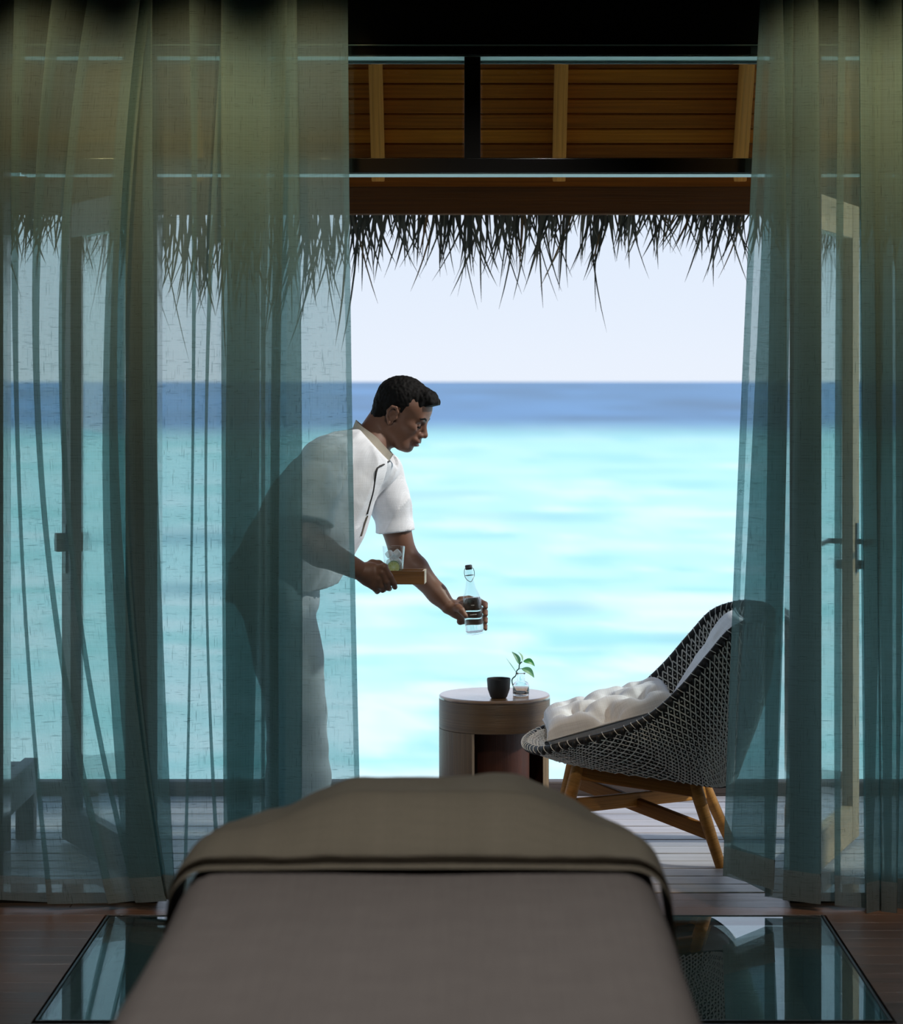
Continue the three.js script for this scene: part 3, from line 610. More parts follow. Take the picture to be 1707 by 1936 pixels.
  for (let i = 0; i < 92; i++) {
    const t = i / 92, p = S(t, 1.0), q = S(t + 0.002, 1.0).sub(p).normalize();
    const e = new THREE.TorusGeometry(0.0135, 0.0014, 4, 12); e.applyQuaternion(new THREE.Quaternion().setFromUnitVectors(V(0, 0, 1), q.clone().add(V(0, 0.5, 0)).normalize())); e.translate(p.x, p.y, p.z); binds.push(e);
    const l = new THREE.SphereGeometry(0.0135, 8, 6); l.scale(0.75, 1.0, 0.9); const c = S(t + 0.5 / 92, 0.985, 0.004); l.translate(c.x, c.y, c.z); lobes.push(l);
  }
  struct(obj('rim_lobe', lobes, black, ch), 'stuff'); struct(obj('rim_binding', binds, white, ch), 'stuff');
  // legs and the crossed stretchers
  const legs = { fn: [V(-0.172, 0.318, 0.175), V(-0.262, 0, 0.215)], ff: [V(-0.165, 0.318, -0.175), V(-0.235, 0, -0.215)], rn: [V(0.180, 0.262, 0.185), V(0.262, 0, 0.212)], rf: [V(0.215, 0.262, -0.185), V(0.335, 0, -0.222)] };
  for (const k of Object.keys(legs)) obj('leg', bar(legs[k][0], legs[k][1], 0.0215, 0.0165, 18), teak, ch);
  const on = (k, y) => legs[k][0].clone().lerp(legs[k][1], (legs[k][0].y - y) / legs[k][0].y);
  obj('apron_rail', beam(on('fn', 0.292), on('rn', 0.238), 0.026, 0.05), teakD, ch);
  obj('apron_rail', beam(on('ff', 0.292), on('rf', 0.238), 0.026, 0.05), teakD, ch);
  obj('stretcher', beam(on('fn', 0.185), on('rf', 0.165), 0.022, 0.045), teak, ch);
  obj('stretcher', beam(on('ff', 0.21), on('rn', 0.105), 0.022, 0.045), teakD, ch);

  // tufted white seat cushion and the back pillow
  const canvas = cloth(0.82, 0.84, 0.88), tufts = [[-0.5, -0.45], [-0.5, 0.45], [0.05, 0], [0.5, -0.5], [0.5, 0.5], [-0.05, -0.9], [-0.05, 0.9]];
  const half = (a, b, T, sgn, tuft, seed, ef = 0.12) => (u, v) => {
    const x = u * 2 - 1, z = v * 2 - 1, ex = Math.pow(1 - Math.pow(Math.abs(x), 5), 0.5), ez = Math.pow(1 - Math.pow(Math.abs(z), 5), 0.5);
    let h = T * (ef + (1 - ef) * ex * ez) * (ex * ez > 1e-6 ? 1 : 1);
    if (Math.abs(x) > 0.999 || Math.abs(z) > 0.999) h = 0;
    for (const [tx, tz] of tuft) { const dx = x - tx, dz = z - tz, r = Math.hypot(dx, dz), an = Math.atan2(dz, dx); h -= T * (0.75 * Math.exp(-r * r / 0.016) + 0.42 * Math.exp(-r * r / 0.09) + 0.14 * Math.exp(-r * r / 0.12) * Math.cos(an * 5 + tx * 9 + seed)); }
    h += 0.004 * noise(x * 4 + seed, z * 4);
    const corner = 1 - 0.05 * Math.pow(Math.abs(x * z), 2);
    return V(x * a * (1 - 0.035 * (1 - z * z)) * 1, sgn * Math.max(h, 0.001), z * b * (1 - 0.035 * (1 - x * x)));
  };
  const edgeLine = (a, b) => { const p = []; for (let i = 0; i < 96; i++) { const q = i / 24, k = Math.floor(q), f = q - k, s = f * 2 - 1; const [x, z] = [[s, -1], [1, s], [-s, 1], [-1, -s]][k]; p.push(V(x * a * (1 - 0.035 * (1 - z * z)), 0.001, z * b * (1 - 0.035 * (1 - x * x)))); } return p; };
  const makeCushion = (name, a, b, T, tuft, seed, ef) => {
    const c = group(name);
    obj('cover', [grid(56, 56, half(a, b, T, 1, tuft, seed), (u, v) => [u * 2 * a, v * 2 * b]), grid(40, 40, (u, v) => half(a, b, T * 0.8, -1, [], seed, ef)(1 - u, v), (u, v) => [u * 2 * a, v * 2 * b])], canvas, c);
    obj('piping', new THREE.TubeGeometry(new THREE.CatmullRomCurve3(edgeLine(a, b), true), 200, 0.0032, 6, true), canvas, c);
    return c;
  };
  const seat = tag(makeCushion('seat_cushion', 0.208, 0.235, 0.070, tufts, 1, 0.6), 'white tufted cushion lying on the seat of the woven chair', 'cushion');
  seat.position.set(CHX - 0.072, 0.448, -CHD + 0.0); seat.rotation.set(0.0, 0.0, 0.27);
  const back = tag(makeCushion('back_cushion', 0.19, 0.20, 0.036, [], 4, 0.2), 'white pillow leaning upright against the back of the woven chair', 'cushion');
  back.position.set(CHX + 0.245, 0.598, -CHD + 0.01); back.rotation.set(0, 0, 1.0);
}

// ------------------------------------------------------------------ low bench at the left edge of the deck
{
  const b = tag(group('low_bench', V(-1.68, 0, -7.75)), 'low grey timber bench at the left edge of the deck, mostly out of view', 'bench');
  const w = wood(0.30, 0.29, 0.30, 0.6), w2 = wood(0.25, 0.19, 0.17, 0.6);
  for (const sx of [-1, 1]) { obj('side_rail', rbox(0.045, 0.11, 0.56, 0.004), w, b, V(sx * 0.22, 0.20, 0.0)); for (const sz of [-1, 1]) obj('leg', rbox(0.06, 0.15, 0.06, 0.004), w2, b, V(sx * 0.212, 0.075, sz * 0.235)); }
  for (let k = 0; k < 5; k++) obj('slat', rbox(0.40, 0.02, 0.09, 0.003), w, b, V(0, 0.235, -0.22 + k * 0.11));
}

// ------------------------------------------------------------------ distance fields meshed by surface nets, for the man and his clothes
const smin = (a, b, k) => { if (k <= 0) return Math.min(a, b); const h = Math.max(k - Math.abs(a - b), 0) / k; return Math.min(a, b) - h * h * k * 0.25; };
class Field {
  constructor(lo, hi, cell) {
    this.lo = lo; this.c = cell; this.n = [0, 1, 2].map((k) => Math.ceil((hi.getComponent(k) - lo.getComponent(k)) / cell) + 1);
    this.a = new Float32Array(this.n[0] * this.n[1] * this.n[2]).fill(1);
  }
  each(lo, hi, f) {
    const [nx, ny, nz] = this.n, r = [0, 1, 2].map((k) => [Math.max(0, Math.floor((lo.getComponent(k) - this.lo.getComponent(k)) / this.c)), Math.min(this.n[k] - 1, Math.ceil((hi.getComponent(k) - this.lo.getComponent(k)) / this.c))]);
    for (let z = r[2][0]; z <= r[2][1]; z++) for (let y = r[1][0]; y <= r[1][1]; y++) for (let x = r[0][0]; x <= r[0][1]; x++) { const i = (z * ny + y) * nx + x; this.a[i] = f(this.a[i], this.lo.x + x * this.c, this.lo.y + y * this.c, this.lo.z + z * this.c); }
    return this;
  }
  all(f) { return this.each(this.lo, V(1e3, 1e3, 1e3), f); }
  op(lo, hi, d, k, carve) { const m = k + 3 * this.c; return this.each(lo.clone().subScalar(m), hi.clone().addScalar(m), (a, x, y, z) => (carve ? -smin(-a, d(x, y, z), k) : smin(a, d(x, y, z), k))); }
  cap(a, b, ra, rb = ra, k = 0.01, carve = false) {
    const ab = b.clone().sub(a), q = ab.lengthSq() || 1e-9, R = Math.max(ra, rb);
    return this.op(V(Math.min(a.x, b.x) - R, Math.min(a.y, b.y) - R, Math.min(a.z, b.z) - R), V(Math.max(a.x, b.x) + R, Math.max(a.y, b.y) + R, Math.max(a.z, b.z) + R), (x, y, z) => {
      const dx = x - a.x, dy = y - a.y, dz = z - a.z, t = clamp((dx * ab.x + dy * ab.y + dz * ab.z) / q, 0, 1);
      return Math.hypot(dx - t * ab.x, dy - t * ab.y, dz - t * ab.z) - (ra + (rb - ra) * t);
    }, k, carve);
  }
  chain(pts, radii, k = 0.01) { for (let i = 0; i + 1 < pts.length; i++) this.cap(pts[i], pts[i + 1], radii[i], radii[i + 1], k); return this; }
  ell(c, r, k = 0.01, axes = null, carve = false) {
    const R = Math.max(...r), e = axes ?? [V(1, 0, 0), V(0, 1, 0), V(0, 0, 1)];
    return this.op(c.clone().subScalar(R), c.clone().addScalar(R), (x, y, z) => {
      const dx = x - c.x, dy = y - c.y, dz = z - c.z, q = e.map((v, i) => (dx * v.x + dy * v.y + dz * v.z) / r[i]);
      const k0 = Math.hypot(...q), k1 = Math.hypot(q[0] / r[0], q[1] / r[1], q[2] / r[2]);
      return k1 < 1e-9 ? -Math.min(...r) : k0 * (k0 - 1) / k1;
    }, k, carve);
  }
  clip(f) { return this.all((a, x, y, z) => Math.max(a, f(x, y, z))); }
  at(x, y, z) {
    const [nx, ny, nz] = this.n, fx = clamp((x - this.lo.x) / this.c, 0, nx - 1.001), fy = clamp((y - this.lo.y) / this.c, 0, ny - 1.001), fz = clamp((z - this.lo.z) / this.c, 0, nz - 1.001);
    const i = Math.floor(fx), j = Math.floor(fy), k = Math.floor(fz), u = fx - i, v = fy - j, w = fz - k, g = (a, b, c) => this.a[((k + c) * ny + j + b) * nx + i + a];
    return lerp(lerp(lerp(g(0, 0, 0), g(1, 0, 0), u), lerp(g(0, 1, 0), g(1, 1, 0), u), v), lerp(lerp(g(0, 0, 1), g(1, 0, 1), u), lerp(g(0, 1, 1), g(1, 1, 1), u), v), w);
  }
  // where the surface lies on the line from the viewer through that place
  hit(px, py, d0, d1, lift = 0) { for (let d = d0; d < d1; d += 0.002) { const p = at(px, py, d); if (this.at(p.x, p.y, p.z) < 0) return at(px, py, d - lift); } return at(px, py, (d0 + d1) / 2); }
  mesh(smooth = 1) {
    const [nx, ny, nz] = this.n, A = this.a, id = new Int32Array(A.length).fill(-1), p = [], idx = [], I = (x, y, z) => (z * ny + y) * nx + x;
    const C8 = [[0, 0, 0], [1, 0, 0], [0, 1, 0], [1, 1, 0], [0, 0, 1], [1, 0, 1], [0, 1, 1], [1, 1, 1]], E = [[0, 1], [2, 3], [4, 5], [6, 7], [0, 2], [1, 3], [4, 6], [5, 7], [0, 4], [1, 5], [2, 6], [3, 7]];
    for (let z = 0; z < nz - 1; z++) for (let y = 0; y < ny - 1; y++) for (let x = 0; x < nx - 1; x++) {
      const v = C8.map((c) => A[I(x + c[0], y + c[1], z + c[2])]);
      let neg = 0; for (const q of v) if (q < 0) neg++;
      if (!neg || neg === 8) continue;
      let sx = 0, sy = 0, sz = 0, n = 0;
      for (const [a, b] of E) if ((v[a] < 0) !== (v[b] < 0)) { const t = v[a] / (v[a] - v[b]); sx += lerp(C8[a][0], C8[b][0], t); sy += lerp(C8[a][1], C8[b][1], t); sz += lerp(C8[a][2], C8[b][2], t); n++; }
      id[I(x, y, z)] = p.length / 3;
      p.push(this.lo.x + (x + sx / n) * this.c, this.lo.y + (y + sy / n) * this.c, this.lo.z + (z + sz / n) * this.c);
    }
    const quad = (a, b, c, d, f) => { if (a < 0 || b < 0 || c < 0 || d < 0) return; f ? idx.push(a, b, c, a, c, d) : idx.push(a, c, b, a, d, c); };
    for (let z = 1; z < nz - 1; z++) for (let y = 1; y < ny - 1; y++) for (let x = 1; x < nx - 1; x++) {
      const s = A[I(x, y, z)] < 0;
      if (s !== A[I(x + 1, y, z)] < 0) quad(id[I(x, y - 1, z - 1)], id[I(x, y, z - 1)], id[I(x, y, z)], id[I(x, y - 1, z)], s);
      if (s !== A[I(x, y + 1, z)] < 0) quad(id[I(x - 1, y, z - 1)], id[I(x - 1, y, z)], id[I(x, y, z)], id[I(x, y, z - 1)], s);
      if (s !== A[I(x, y, z + 1)] < 0) quad(id[I(x - 1, y - 1, z)], id[I(x, y - 1, z)], id[I(x, y, z)], id[I(x - 1, y, z)], s);
    }
    const g = new THREE.BufferGeometry(), e = this.c * 0.75, nn = new Float32Array(p.length);
    for (let i = 0; i < p.length; i += 3) {
      const x = p[i], y = p[i + 1], z = p[i + 2], gx = this.at(x + e, y, z) - this.at(x - e, y, z), gy = this.at(x, y + e, z) - this.at(x, y - e, z), gz = this.at(x, y, z + e) - this.at(x, y, z - e), l = Math.hypot(gx, gy, gz) || 1;
      nn[i] = gx / l; nn[i + 1] = gy / l; nn[i + 2] = gz / l;
    }
    g.setAttribute('position', new THREE.Float32BufferAttribute(p, 3));
    g.setAttribute('normal', new THREE.BufferAttribute(nn, 3));
    const uv = new Float32Array(p.length / 3 * 2); for (let i = 0; i < p.length / 3; i++) { uv[i * 2] = p[i * 3] * 3 + p[i * 3 + 2] * 2; uv[i * 2 + 1] = p[i * 3 + 1] * 3; }
    g.setAttribute('uv', new THREE.BufferAttribute(uv, 2));
    g.setIndex(idx);
    return g;
  }
}

// ------------------------------------------------------------------ the man
const man = tag(group('person'), 'man in white short-sleeved shirt and trousers bending forward with a tray and a bottle', 'person');
const BOT0 = at(898, 1199, 7.85), BOT1 = at(885.5, 1068, 7.85);
{
  const skin = new THREE.MeshPhysicalMaterial({ color: C(0.185, 0.088, 0.055), roughness: 0.5 });
  const hairM = plain(0.005, 0.0045, 0.0045, 0.75, { specularIntensity: 0.35 }), white = cloth(0.90, 0.92, 0.96), beige = cloth(0.62, 0.55, 0.44), dark = plain(0.03, 0.028, 0.028, 0.7);
  const J = {
    hipR: at(530, 1100, 7.63), hipL: at(524, 1095, 7.81), kneeR: at(562, 1340, 7.61), kneeL: at(552, 1335, 7.83), ankR: V(at(562, 1560, 7.64).x, 0.085, -7.64), ankL: V(at(556, 1560, 7.85).x, 0.085, -7.85),
    pelvis: at(526, 1085, 7.72), waist: at(575, 1010, 7.72), chest: at(636, 925, 7.72), upper: at(670, 880, 7.73), neck: at(697, 846, 7.745),
    shR: at(610, 872, 7.53), shL: at(722, 895, 7.90), elR: at(572, 1024, 7.44), elL: at(763, 1052, 7.92), wrR: at(686, 1082, 7.475), wrL: at(848, 1146, 7.855),
  };
  // head axes: a forward, b up, c towards the viewer's side
  const pitch = 22 * Math.PI / 180, yaw = 11 * Math.PI / 180, O = at(752, 786, 7.77);
  const fw = V(Math.cos(pitch) * Math.cos(yaw), -Math.sin(pitch), Math.cos(pitch) * Math.sin(yaw)), rt = V(-Math.sin(yaw), 0, Math.cos(yaw)), up = rt.clone().cross(fw).normalize();
  const h = (a, b, c) => O.clone().addScaledVector(fw, a).addScaledVector(up, b).addScaledVector(rt, c), HA = [fw, up, rt];
  const loc = (x, y, z) => { const d = V(x - O.x, y - O.y, z - O.z); return [d.dot(fw), d.dot(up), d.dot(rt)]; };

  // body, 10 mm
  const B = new Field(V(-1.05, -0.03, -8.12), V(0.05, 1.48, -7.32), 0.010);
  B.chain([J.pelvis, J.waist, J.chest, J.upper], [0.11, 0.10, 0.115, 0.09], 0.05);
  B.chain([J.upper, J.neck, h(-0.033, -0.035, 0)], [0.06, 0.060, 0.055], 0.03);
  for (const s of ['R', 'L']) {
    B.cap(J.upper, J['sh' + s], 0.055, 0.055, 0.04);
    B.chain([J.pelvis, J['hip' + s], J['knee' + s], J['ank' + s]], [0.10, 0.088, 0.055, 0.040], 0.03);
    B.cap(J['ank' + s].clone().add(V(-0.04, -0.045, 0)), J['ank' + s].clone().add(V(0.15, -0.06, 0.02)), 0.038, 0.026, 0.03);
  }
  const armR = [J.shR, J.shR.clone().lerp(J.elR, 0.5), J.elR, J.elR.clone().lerp(J.wrR, 0.3), J.wrR], armL = [J.shL, J.shL.clone().lerp(J.elL, 0.55), J.elL, J.elL.clone().lerp(J.wrL, 0.25), J.elL.clone().lerp(J.wrL, 0.75), J.wrL];
  B.chain(armR, [0.058, 0.052, 0.046, 0.047, 0.029], 0.02);
  B.chain(armL, [0.056, 0.050, 0.042, 0.042, 0.031, 0.026], 0.02);

  // head, 3 mm
  const hl = O.clone().subScalar(0.185), hh = O.clone().addScalar(0.185), K = new Field(hl, hh, 0.003);
  K.ell(h(0.004, 0.045, 0), [0.088, 0.077, 0.072], 0.01, HA).ell(h(0.044, 0.040, 0), [0.046, 0.050, 0.060], 0.03, HA).ell(h(0.036, -0.025, 0), [0.052, 0.066, 0.054], 0.03, HA);
  for (const s of [-1, 1]) K.cap(h(-0.002, -0.040, s * 0.053), h(0.050, -0.078, s * 0.026), 0.017, 0.017, 0.03).ell(h(0.058, -0.012, s * 0.043), [0.024, 0.016, 0.016], 0.02, HA);
  K.ell(h(0.067, -0.081, 0), [0.017, 0.0155, 0.021], 0.018, HA);
  K.cap(h(0.078, 0.021, -0.036), h(0.078, 0.021, 0.036), 0.012, 0.012, 0.014);
  for (const s of [-1, 1]) K.ell(h(0.094, 0.001, s * 0.033), [0.017, 0.011, 0.017], 0.012, HA, true);
  K.cap(h(0.086, 0.012, 0), h(0.104, -0.023, 0), 0.0075, 0.0098, 0.012).ell(h(0.103, -0.026, 0), [0.0105, 0.009, 0.011], 0.006, HA);
  for (const s of [-1, 1]) K.ell(h(0.094, -0.030, s * 0.0125), [0.0095, 0.0075, 0.0065], 0.007, HA);
  for (const s of [-1, 1]) K.ell(h(0.1035, -0.0345, s * 0.006), [0.004, 0.003, 0.003], 0.003, HA, true);
  K.ell(h(0.084, -0.048, 0), [0.015, 0.012, 0.026], 0.012, HA).ell(h(0.0925, -0.0505, 0), [0.0085, 0.0058, 0.020], 0.006, HA).ell(h(0.0885, -0.0635, 0), [0.0085, 0.0066, 0.018], 0.007, HA);
  K.cap(h(0.098, -0.0568, -0.013), h(0.0995, -0.0565, 0), 0.0022, 0.0024, 0.003, true).cap(h(0.0995, -0.0565, 0), h(0.098, -0.0568, 0.013), 0.0024, 0.0022, 0.003, true).cap(h(0.098, -0.0568, 0.013), h(0.083, -0.0585, 0.024), 0.0022, 0.002, 0.003, true);
  for (const s of [-1, 1]) K.ell(h(0.0745, 0.001, s * 0.031), [0.0118, 0.0112, 0.0135], 0.003, HA);
  K.cap(h(0.006, -0.050, 0), h(-0.036, -0.085, 0), 0.040, 0.050, 0.02);
  K.chain([h(-0.033, -0.035, 0), J.neck.clone().lerp(h(-0.033, -0.035, 0), 0.1)], [0.0555, 0.060], 0.02);
  for (const s of [-1, 1]) {
    const e = (a, b, c) => h(a, b, s * c);
    K.ell(e(-0.002, 0.002, 0.070), [0.014, 0.026, 0.008], 0.006, HA);
    K.chain([e(0.011, 0.004, 0.072), e(0.011, 0.018, 0.077), e(0.002, 0.030, 0.081), e(-0.011, 0.028, 0.084), e(-0.018, 0.012, 0.085), e(-0.014, -0.008, 0.081), e(-0.002, -0.024, 0.074), e(0.006, -0.020, 0.071)], [0.004, 0.0042, 0.0045, 0.0045, 0.0045, 0.0042, 0.006, 0.004], 0.003);
    K.ell(e(0.000, 0.002, 0.082), [0.008, 0.012, 0.007], 0.004, HA, true);
    K.ell(e(0.013, -0.002, 0.073), [0.004, 0.006, 0.005], 0.004, HA);
  }
  K.clip((x, y, z) => -(y - (O.y - 0.165)));

  // hand round the bottle
  const q = (px, py, dz) => at(px, py, 7.85 - dz);
  const HL = new Field(q(812, 1205, -0.10), q(932, 1095, 0.09), 0.0026);
  HL.chain([J.wrL, q(858, 1150, -0.008)], [0.0262, 0.027], 0.01);
  HL.ell(q(868, 1153, -0.022), [0.026, 0.031, 0.018], 0.016, [V(0.93, -0.25, -0.27).normalize(), V(0.25, 0.97, 0), V(0.27, 0, 0.96).normalize()]);
  HL.cap(q(872, 1136, -0.034), q(872, 1172, -0.034), 0.012, 0.012, 0.014);
  [[1132, 0], [1146, 1], [1160, 2], [1173, 3]].forEach(([y, i]) => { const r = [0.0098, 0.0098, 0.0094, 0.0084][i], l = [0, 2, 0, -5][i]; HL.chain([q(870, y + 2, -0.033), q(886 + l * 0.3, y, -0.043), q(905, y + 4, -0.038), q(917, y + 10, -0.016), q(918, y + 16, 0.003 + l * 0.0006)], [0.0115, r + 0.0006, r, r - 0.001, r - 0.0022], 0.003); });
  HL.chain([q(856, 1149, 0.004), q(866, 1149, 0.022), q(872, 1154, 0.034), q(879.5, 1164, 0.0408)], [0.0155, 0.0125, 0.0108, 0.0088], 0.006);

  // hand holding the tray
  const r2 = (px, py, dz) => at(px, py, 7.50 - dz);
  const HR = new Field(r2(655, 1135, -0.07), r2(762, 1048, 0.075), 0.0026);
  HR.chain([J.wrR, r2(692, 1084, 0.022)], [0.0295, 0.030], 0.012);
  HR.ell(r2(704, 1088, 0.024), [0.036, 0.038, 0.019], 0.02, [V(0.95, -0.3, 0).normalize(), V(0.3, 0.95, 0).normalize(), V(0, 0, 1)]);
  HR.cap(r2(724, 1074, 0.034), r2(708, 1108, 0.028), 0.013, 0.0125, 0.016);
  HR.chain([r2(706, 1078, 0.024), r2(726, 1073, 0.036), r2(737, 1090, 0.034), r2(744, 1102, 0.026), r2(746.5, 1110, 0.012)], [0.014, 0.0118, 0.0098, 0.0092, 0.0082], 0.004);
  HR.chain([r2(704, 1086, 0.024), r2(722, 1083, 0.038), r2(730, 1100, 0.036), r2(733, 1111, 0.022), r2(736, 1113, 0.004)], [0.014, 0.0118, 0.0098, 0.0092, 0.0082], 0.004);
  HR.chain([r2(702, 1094, 0.022), r2(716, 1094, 0.036), r2(720, 1108, 0.032), r2(723, 1115, 0.016), r2(726, 1115, -0.004)], [0.014, 0.0112, 0.0094, 0.0088, 0.0078], 0.004);
  HR.chain([r2(698, 1100, 0.02), r2(708, 1104, 0.030), r2(710, 1114, 0.024), r2(713, 1118, 0.008), r2(716, 1117, -0.010)], [0.0125, 0.0102, 0.0086, 0.008, 0.0072], 0.004);
  HR.chain([r2(692, 1074, 0.012), r2(704, 1066, 0.004), r2(716, 1066, -0.002), r2(729, 1071, -0.010)], [0.0165, 0.0128, 0.0108, 0.0086], 0.008);

  const body = obj('body', [B.mesh(), K.mesh(), HL.mesh(), HR.mesh()], skin, man);

  // hair: a cap over the skull down to the hairline, longer and swept forward in front
  const HF = new Field(h(0, 0.05, 0).subScalar(0.165), h(0, 0.05, 0).addScalar(0.165), 0.003);
  HF.ell(h(0.001, 0.050, 0), [0.0925, 0.081, 0.0765], 0.01, HA).ell(h(0.058, 0.082, 0), [0.044, 0.030, 0.055], 0.02, HA).ell(h(0.088, 0.083, 0.006), [0.025, 0.023, 0.042], 0.008, HA).ell(h(0.070, 0.098, 0.004), [0.030, 0.018, 0.045], 0.008, HA).ell(h(-0.05, 0.0, 0), [0.036, 0.06, 0.060], 0.02, HA);
  HF.all((a, x, y, z) => { const [u, v, w] = loc(x, y, z); return a + 0.0025 * noise(u * 160 + v * 40, v * 120, w * 160) + (u > 0.04 && v > 0.05 ? 0.003 * noise(u * 70 + 9, v * 60, w * 90) : 0); });
  HF.clip((x, y, z) => {
    const [a, b, c] = loc(x, y, z), ac = Math.abs(c);
    let line = a < -0.035 ? -0.052 - 0.1 * (a + 0.035) * 0 : a < -0.016 ? lerp(-0.052, 0.030, (a + 0.035) / 0.019) : a < 0.014 ? 0.033 : a < 0.028 ? -0.004 : a < 0.034 ? lerp(-0.004, 0.030, (a - 0.028) / 0.006) : lerp(0.030, 0.062, (a - 0.034) / 0.045);
    if (a > 0.03) line += -0.004 * Math.cos(ac * 40);
    if (a > 0.07) line = Math.max(line, 0.060 - 0.25 * Math.max(0, a - 0.09) + 0.004 * Math.sin(c * 300));
    return (line - b) * 0.8;
  });
  obj('hair', HF.mesh(), hairM, man);
  for (const s of [-1, 1]) {
    obj('eyebrow', tube([h(0.0925, 0.0195, s * 0.012), h(0.0925, 0.0250, s * 0.024), h(0.0895, 0.0265, s * 0.037), h(0.080, 0.0215, s * 0.050)], 0.0043, 16, 6), hairM, man);
    obj('eyelashes', tube([h(0.0852, -0.0038, s * 0.020), h(0.0876, -0.0062, s * 0.031), h(0.0830, -0.0050, s * 0.043)], 0.0026, 12, 5), hairM, man);
  }
  obj('lips', [tube([h(0.087, -0.0570, 0.021), h(0.0975, -0.0525, 0.011), h(0.1000, -0.0520, 0), h(0.0975, -0.0525, -0.011), h(0.087, -0.0570, -0.021)], 0.0026, 20, 6), tube([h(0.086, -0.0590, 0.019), h(0.0945, -0.0628, 0.010), h(0.0968, -0.0635, 0), h(0.0945, -0.0628, -0.010), h(0.086, -0.0590, -0.019)], 0.0032, 20, 6)], plain(0.17, 0.07, 0.055, 0.4), man);

  // shirt
  const S = new Field(V(-1.02, 0.80, -8.10), V(-0.02, 1.46, -7.34), 0.0065);
  const pair = (px, py, d, w0, w = w0 * 0.8) => [at(px, py, d - w), at(px, py, d + w)];
  const line = [[516, 1128, 0.146, 0.055], [552, 1050, 0.146, 0.06], [600, 968, 0.148, 0.07], [640, 905, 0.124, 0.085], [672, 872, 0.092, 0.09]];
  for (let i = 0; i + 1 < line.length; i++) { const a = pair(line[i][0], line[i][1], 7.725, line[i][3]), b = pair(line[i + 1][0], line[i + 1][1], 7.725, line[i + 1][3]); for (const k of [0, 1]) S.cap(a[k], b[k], line[i][2], line[i + 1][2], 0.05); }
  S.cap(J.neck.clone().lerp(J.upper, 0.25), J.shR, 0.072, 0.070, 0.04).cap(J.neck.clone().lerp(J.upper, 0.25), J.shL, 0.070, 0.064, 0.04);
  const slR = J.shR.clone().lerp(J.elR, 0.78), slL = at(747, 1014, 7.915);
  const SR = new Field(V(-0.64, 0.95, -7.68), V(-0.30, 1.40, -7.30), 0.006), SL = new Field(V(-0.48, 0.95, -8.06), V(-0.10, 1.40, -7.70), 0.006);
  SR.chain([J.shR.clone().add(V(0.02, 0.0, -0.03)), J.shR.clone().lerp(J.elR, 0.35), slR, slR.clone().lerp(J.elR, 0.5)], [0.082, 0.077, 0.070, 0.070], 0.03);
  SL.chain([J.shL, at(736, 945, 7.91), slL, slL.clone().add(V(0.01, -0.04, 0))], [0.066, 0.062, 0.057, 0.058], 0.03);
  const ax = at(680, 850, 7.7).sub(at(520, 1100, 7.7)).normalize(), px = V(ax.y, -ax.x, 0);
  for (const fld of [S, SR, SL]) fld.all((a, x, y, z) => {
    if (a > 0.05 || a < -0.05) return a;
    const t = x * ax.x + y * ax.y, n = x * px.x + y * px.y;
    const rid = 1 - 2 * Math.abs(noise(n * 16 + 4, t * 3 + z * 2, z * 15)); return a + 0.007 * noise(n * 13 + 2, t * 3.2, z * 11) - 0.007 * rid * rid * rid + 0.005 * noise(n * 34, t * 6 + 1, z * 30);
  });
  // hem of the shirt, ends of the sleeves and the neck opening
  const side = (p, n) => (x, y, z) => (x - p.x) * n.x + (y - p.y) * n.y + (z - p.z) * n.z;
  const hemN = V(0.18, -0.98, 0).normalize(), hem = side(at(518, 1126, 7.72), hemN);
  const cutR = side(slR, J.elR.clone().sub(J.shR).normalize().add(V(0.1, 0, 0)).normalize()), cutL = side(at(743, 1006, 7.92), V(0.10, -0.99, 0).normalize());
  S.clip((x, y, z) => (x < -0.66 || y < 1.0 ? hem(x, y, z) : -1));
  SR.clip(cutR); SL.clip(cutL);
  const nd = V(0.74, 0.67, 0).normalize(), nc = at(706, 838, 7.745), neckCut = side(nc, nd);
  S.all((a, x, y, z) => (x > -0.40 && y > 1.20 && Math.hypot(x - nc.x, y - nc.y, z - nc.z) < 0.15 ? Math.max(a, neckCut(x, y, z)) : a));
  obj('shirt', [S.mesh(), SR.mesh(), SL.mesh()], white, man);
  // stand collar: a patterned band round the neck, higher behind, open in front
  const cN = nd, cT = V(nd.y, -nd.x, 0), cZ = V(0, 0, 1); // cT points to the throat
  const cr = (u, v, off) => { const a = lerp(0.10, 2 * Math.PI - 0.10, u), rx = 0.079 + off, rz = 0.069 + off, hgt = 0.030 + 0.012 * (1 - Math.cos(a)) * 0.2; return nc.clone().addScaledVector(cT, rx * Math.cos(a)).addScaledVector(cZ, rz * Math.sin(a)).addScaledVector(cN, lerp(-0.016, hgt - 0.008 - 0.018 * sstep(0.2, -1, Math.cos(a)), v)).addScaledVector(cT, -0.012 * v); };
  obj('collar', [grid(60, 6, (u, v) => cr(u, v, 0.002)), grid(60, 6, (u, v) => cr(1 - u, v, -0.002)), grid(60, 1, (u, v) => cr(u, 1, 0.002 - 0.004 * v))], beige, man);
  const pk = [[736, 872], [724, 879], [713, 886], [709, 905], [705, 930], [699, 952], [694, 972]].map(([x, y]) => S.hit(x, y, 7.4, 7.95, 0.001));
  obj('placket_opening', tube(pk, 0.0032, 24, 6), dark, man);
  const pk2 = [[693, 976], [687, 994], [682, 1012]].map(([x, y]) => S.hit(x, y, 7.4, 7.95, 0.0));
  obj('placket', tube(pk2, 0.0055, 14, 6), beige, man);

  // trousers
  const T = new Field(V(-0.98, 0.03, -8.02), V(-0.30, 1.02, -7.45), 0.009);
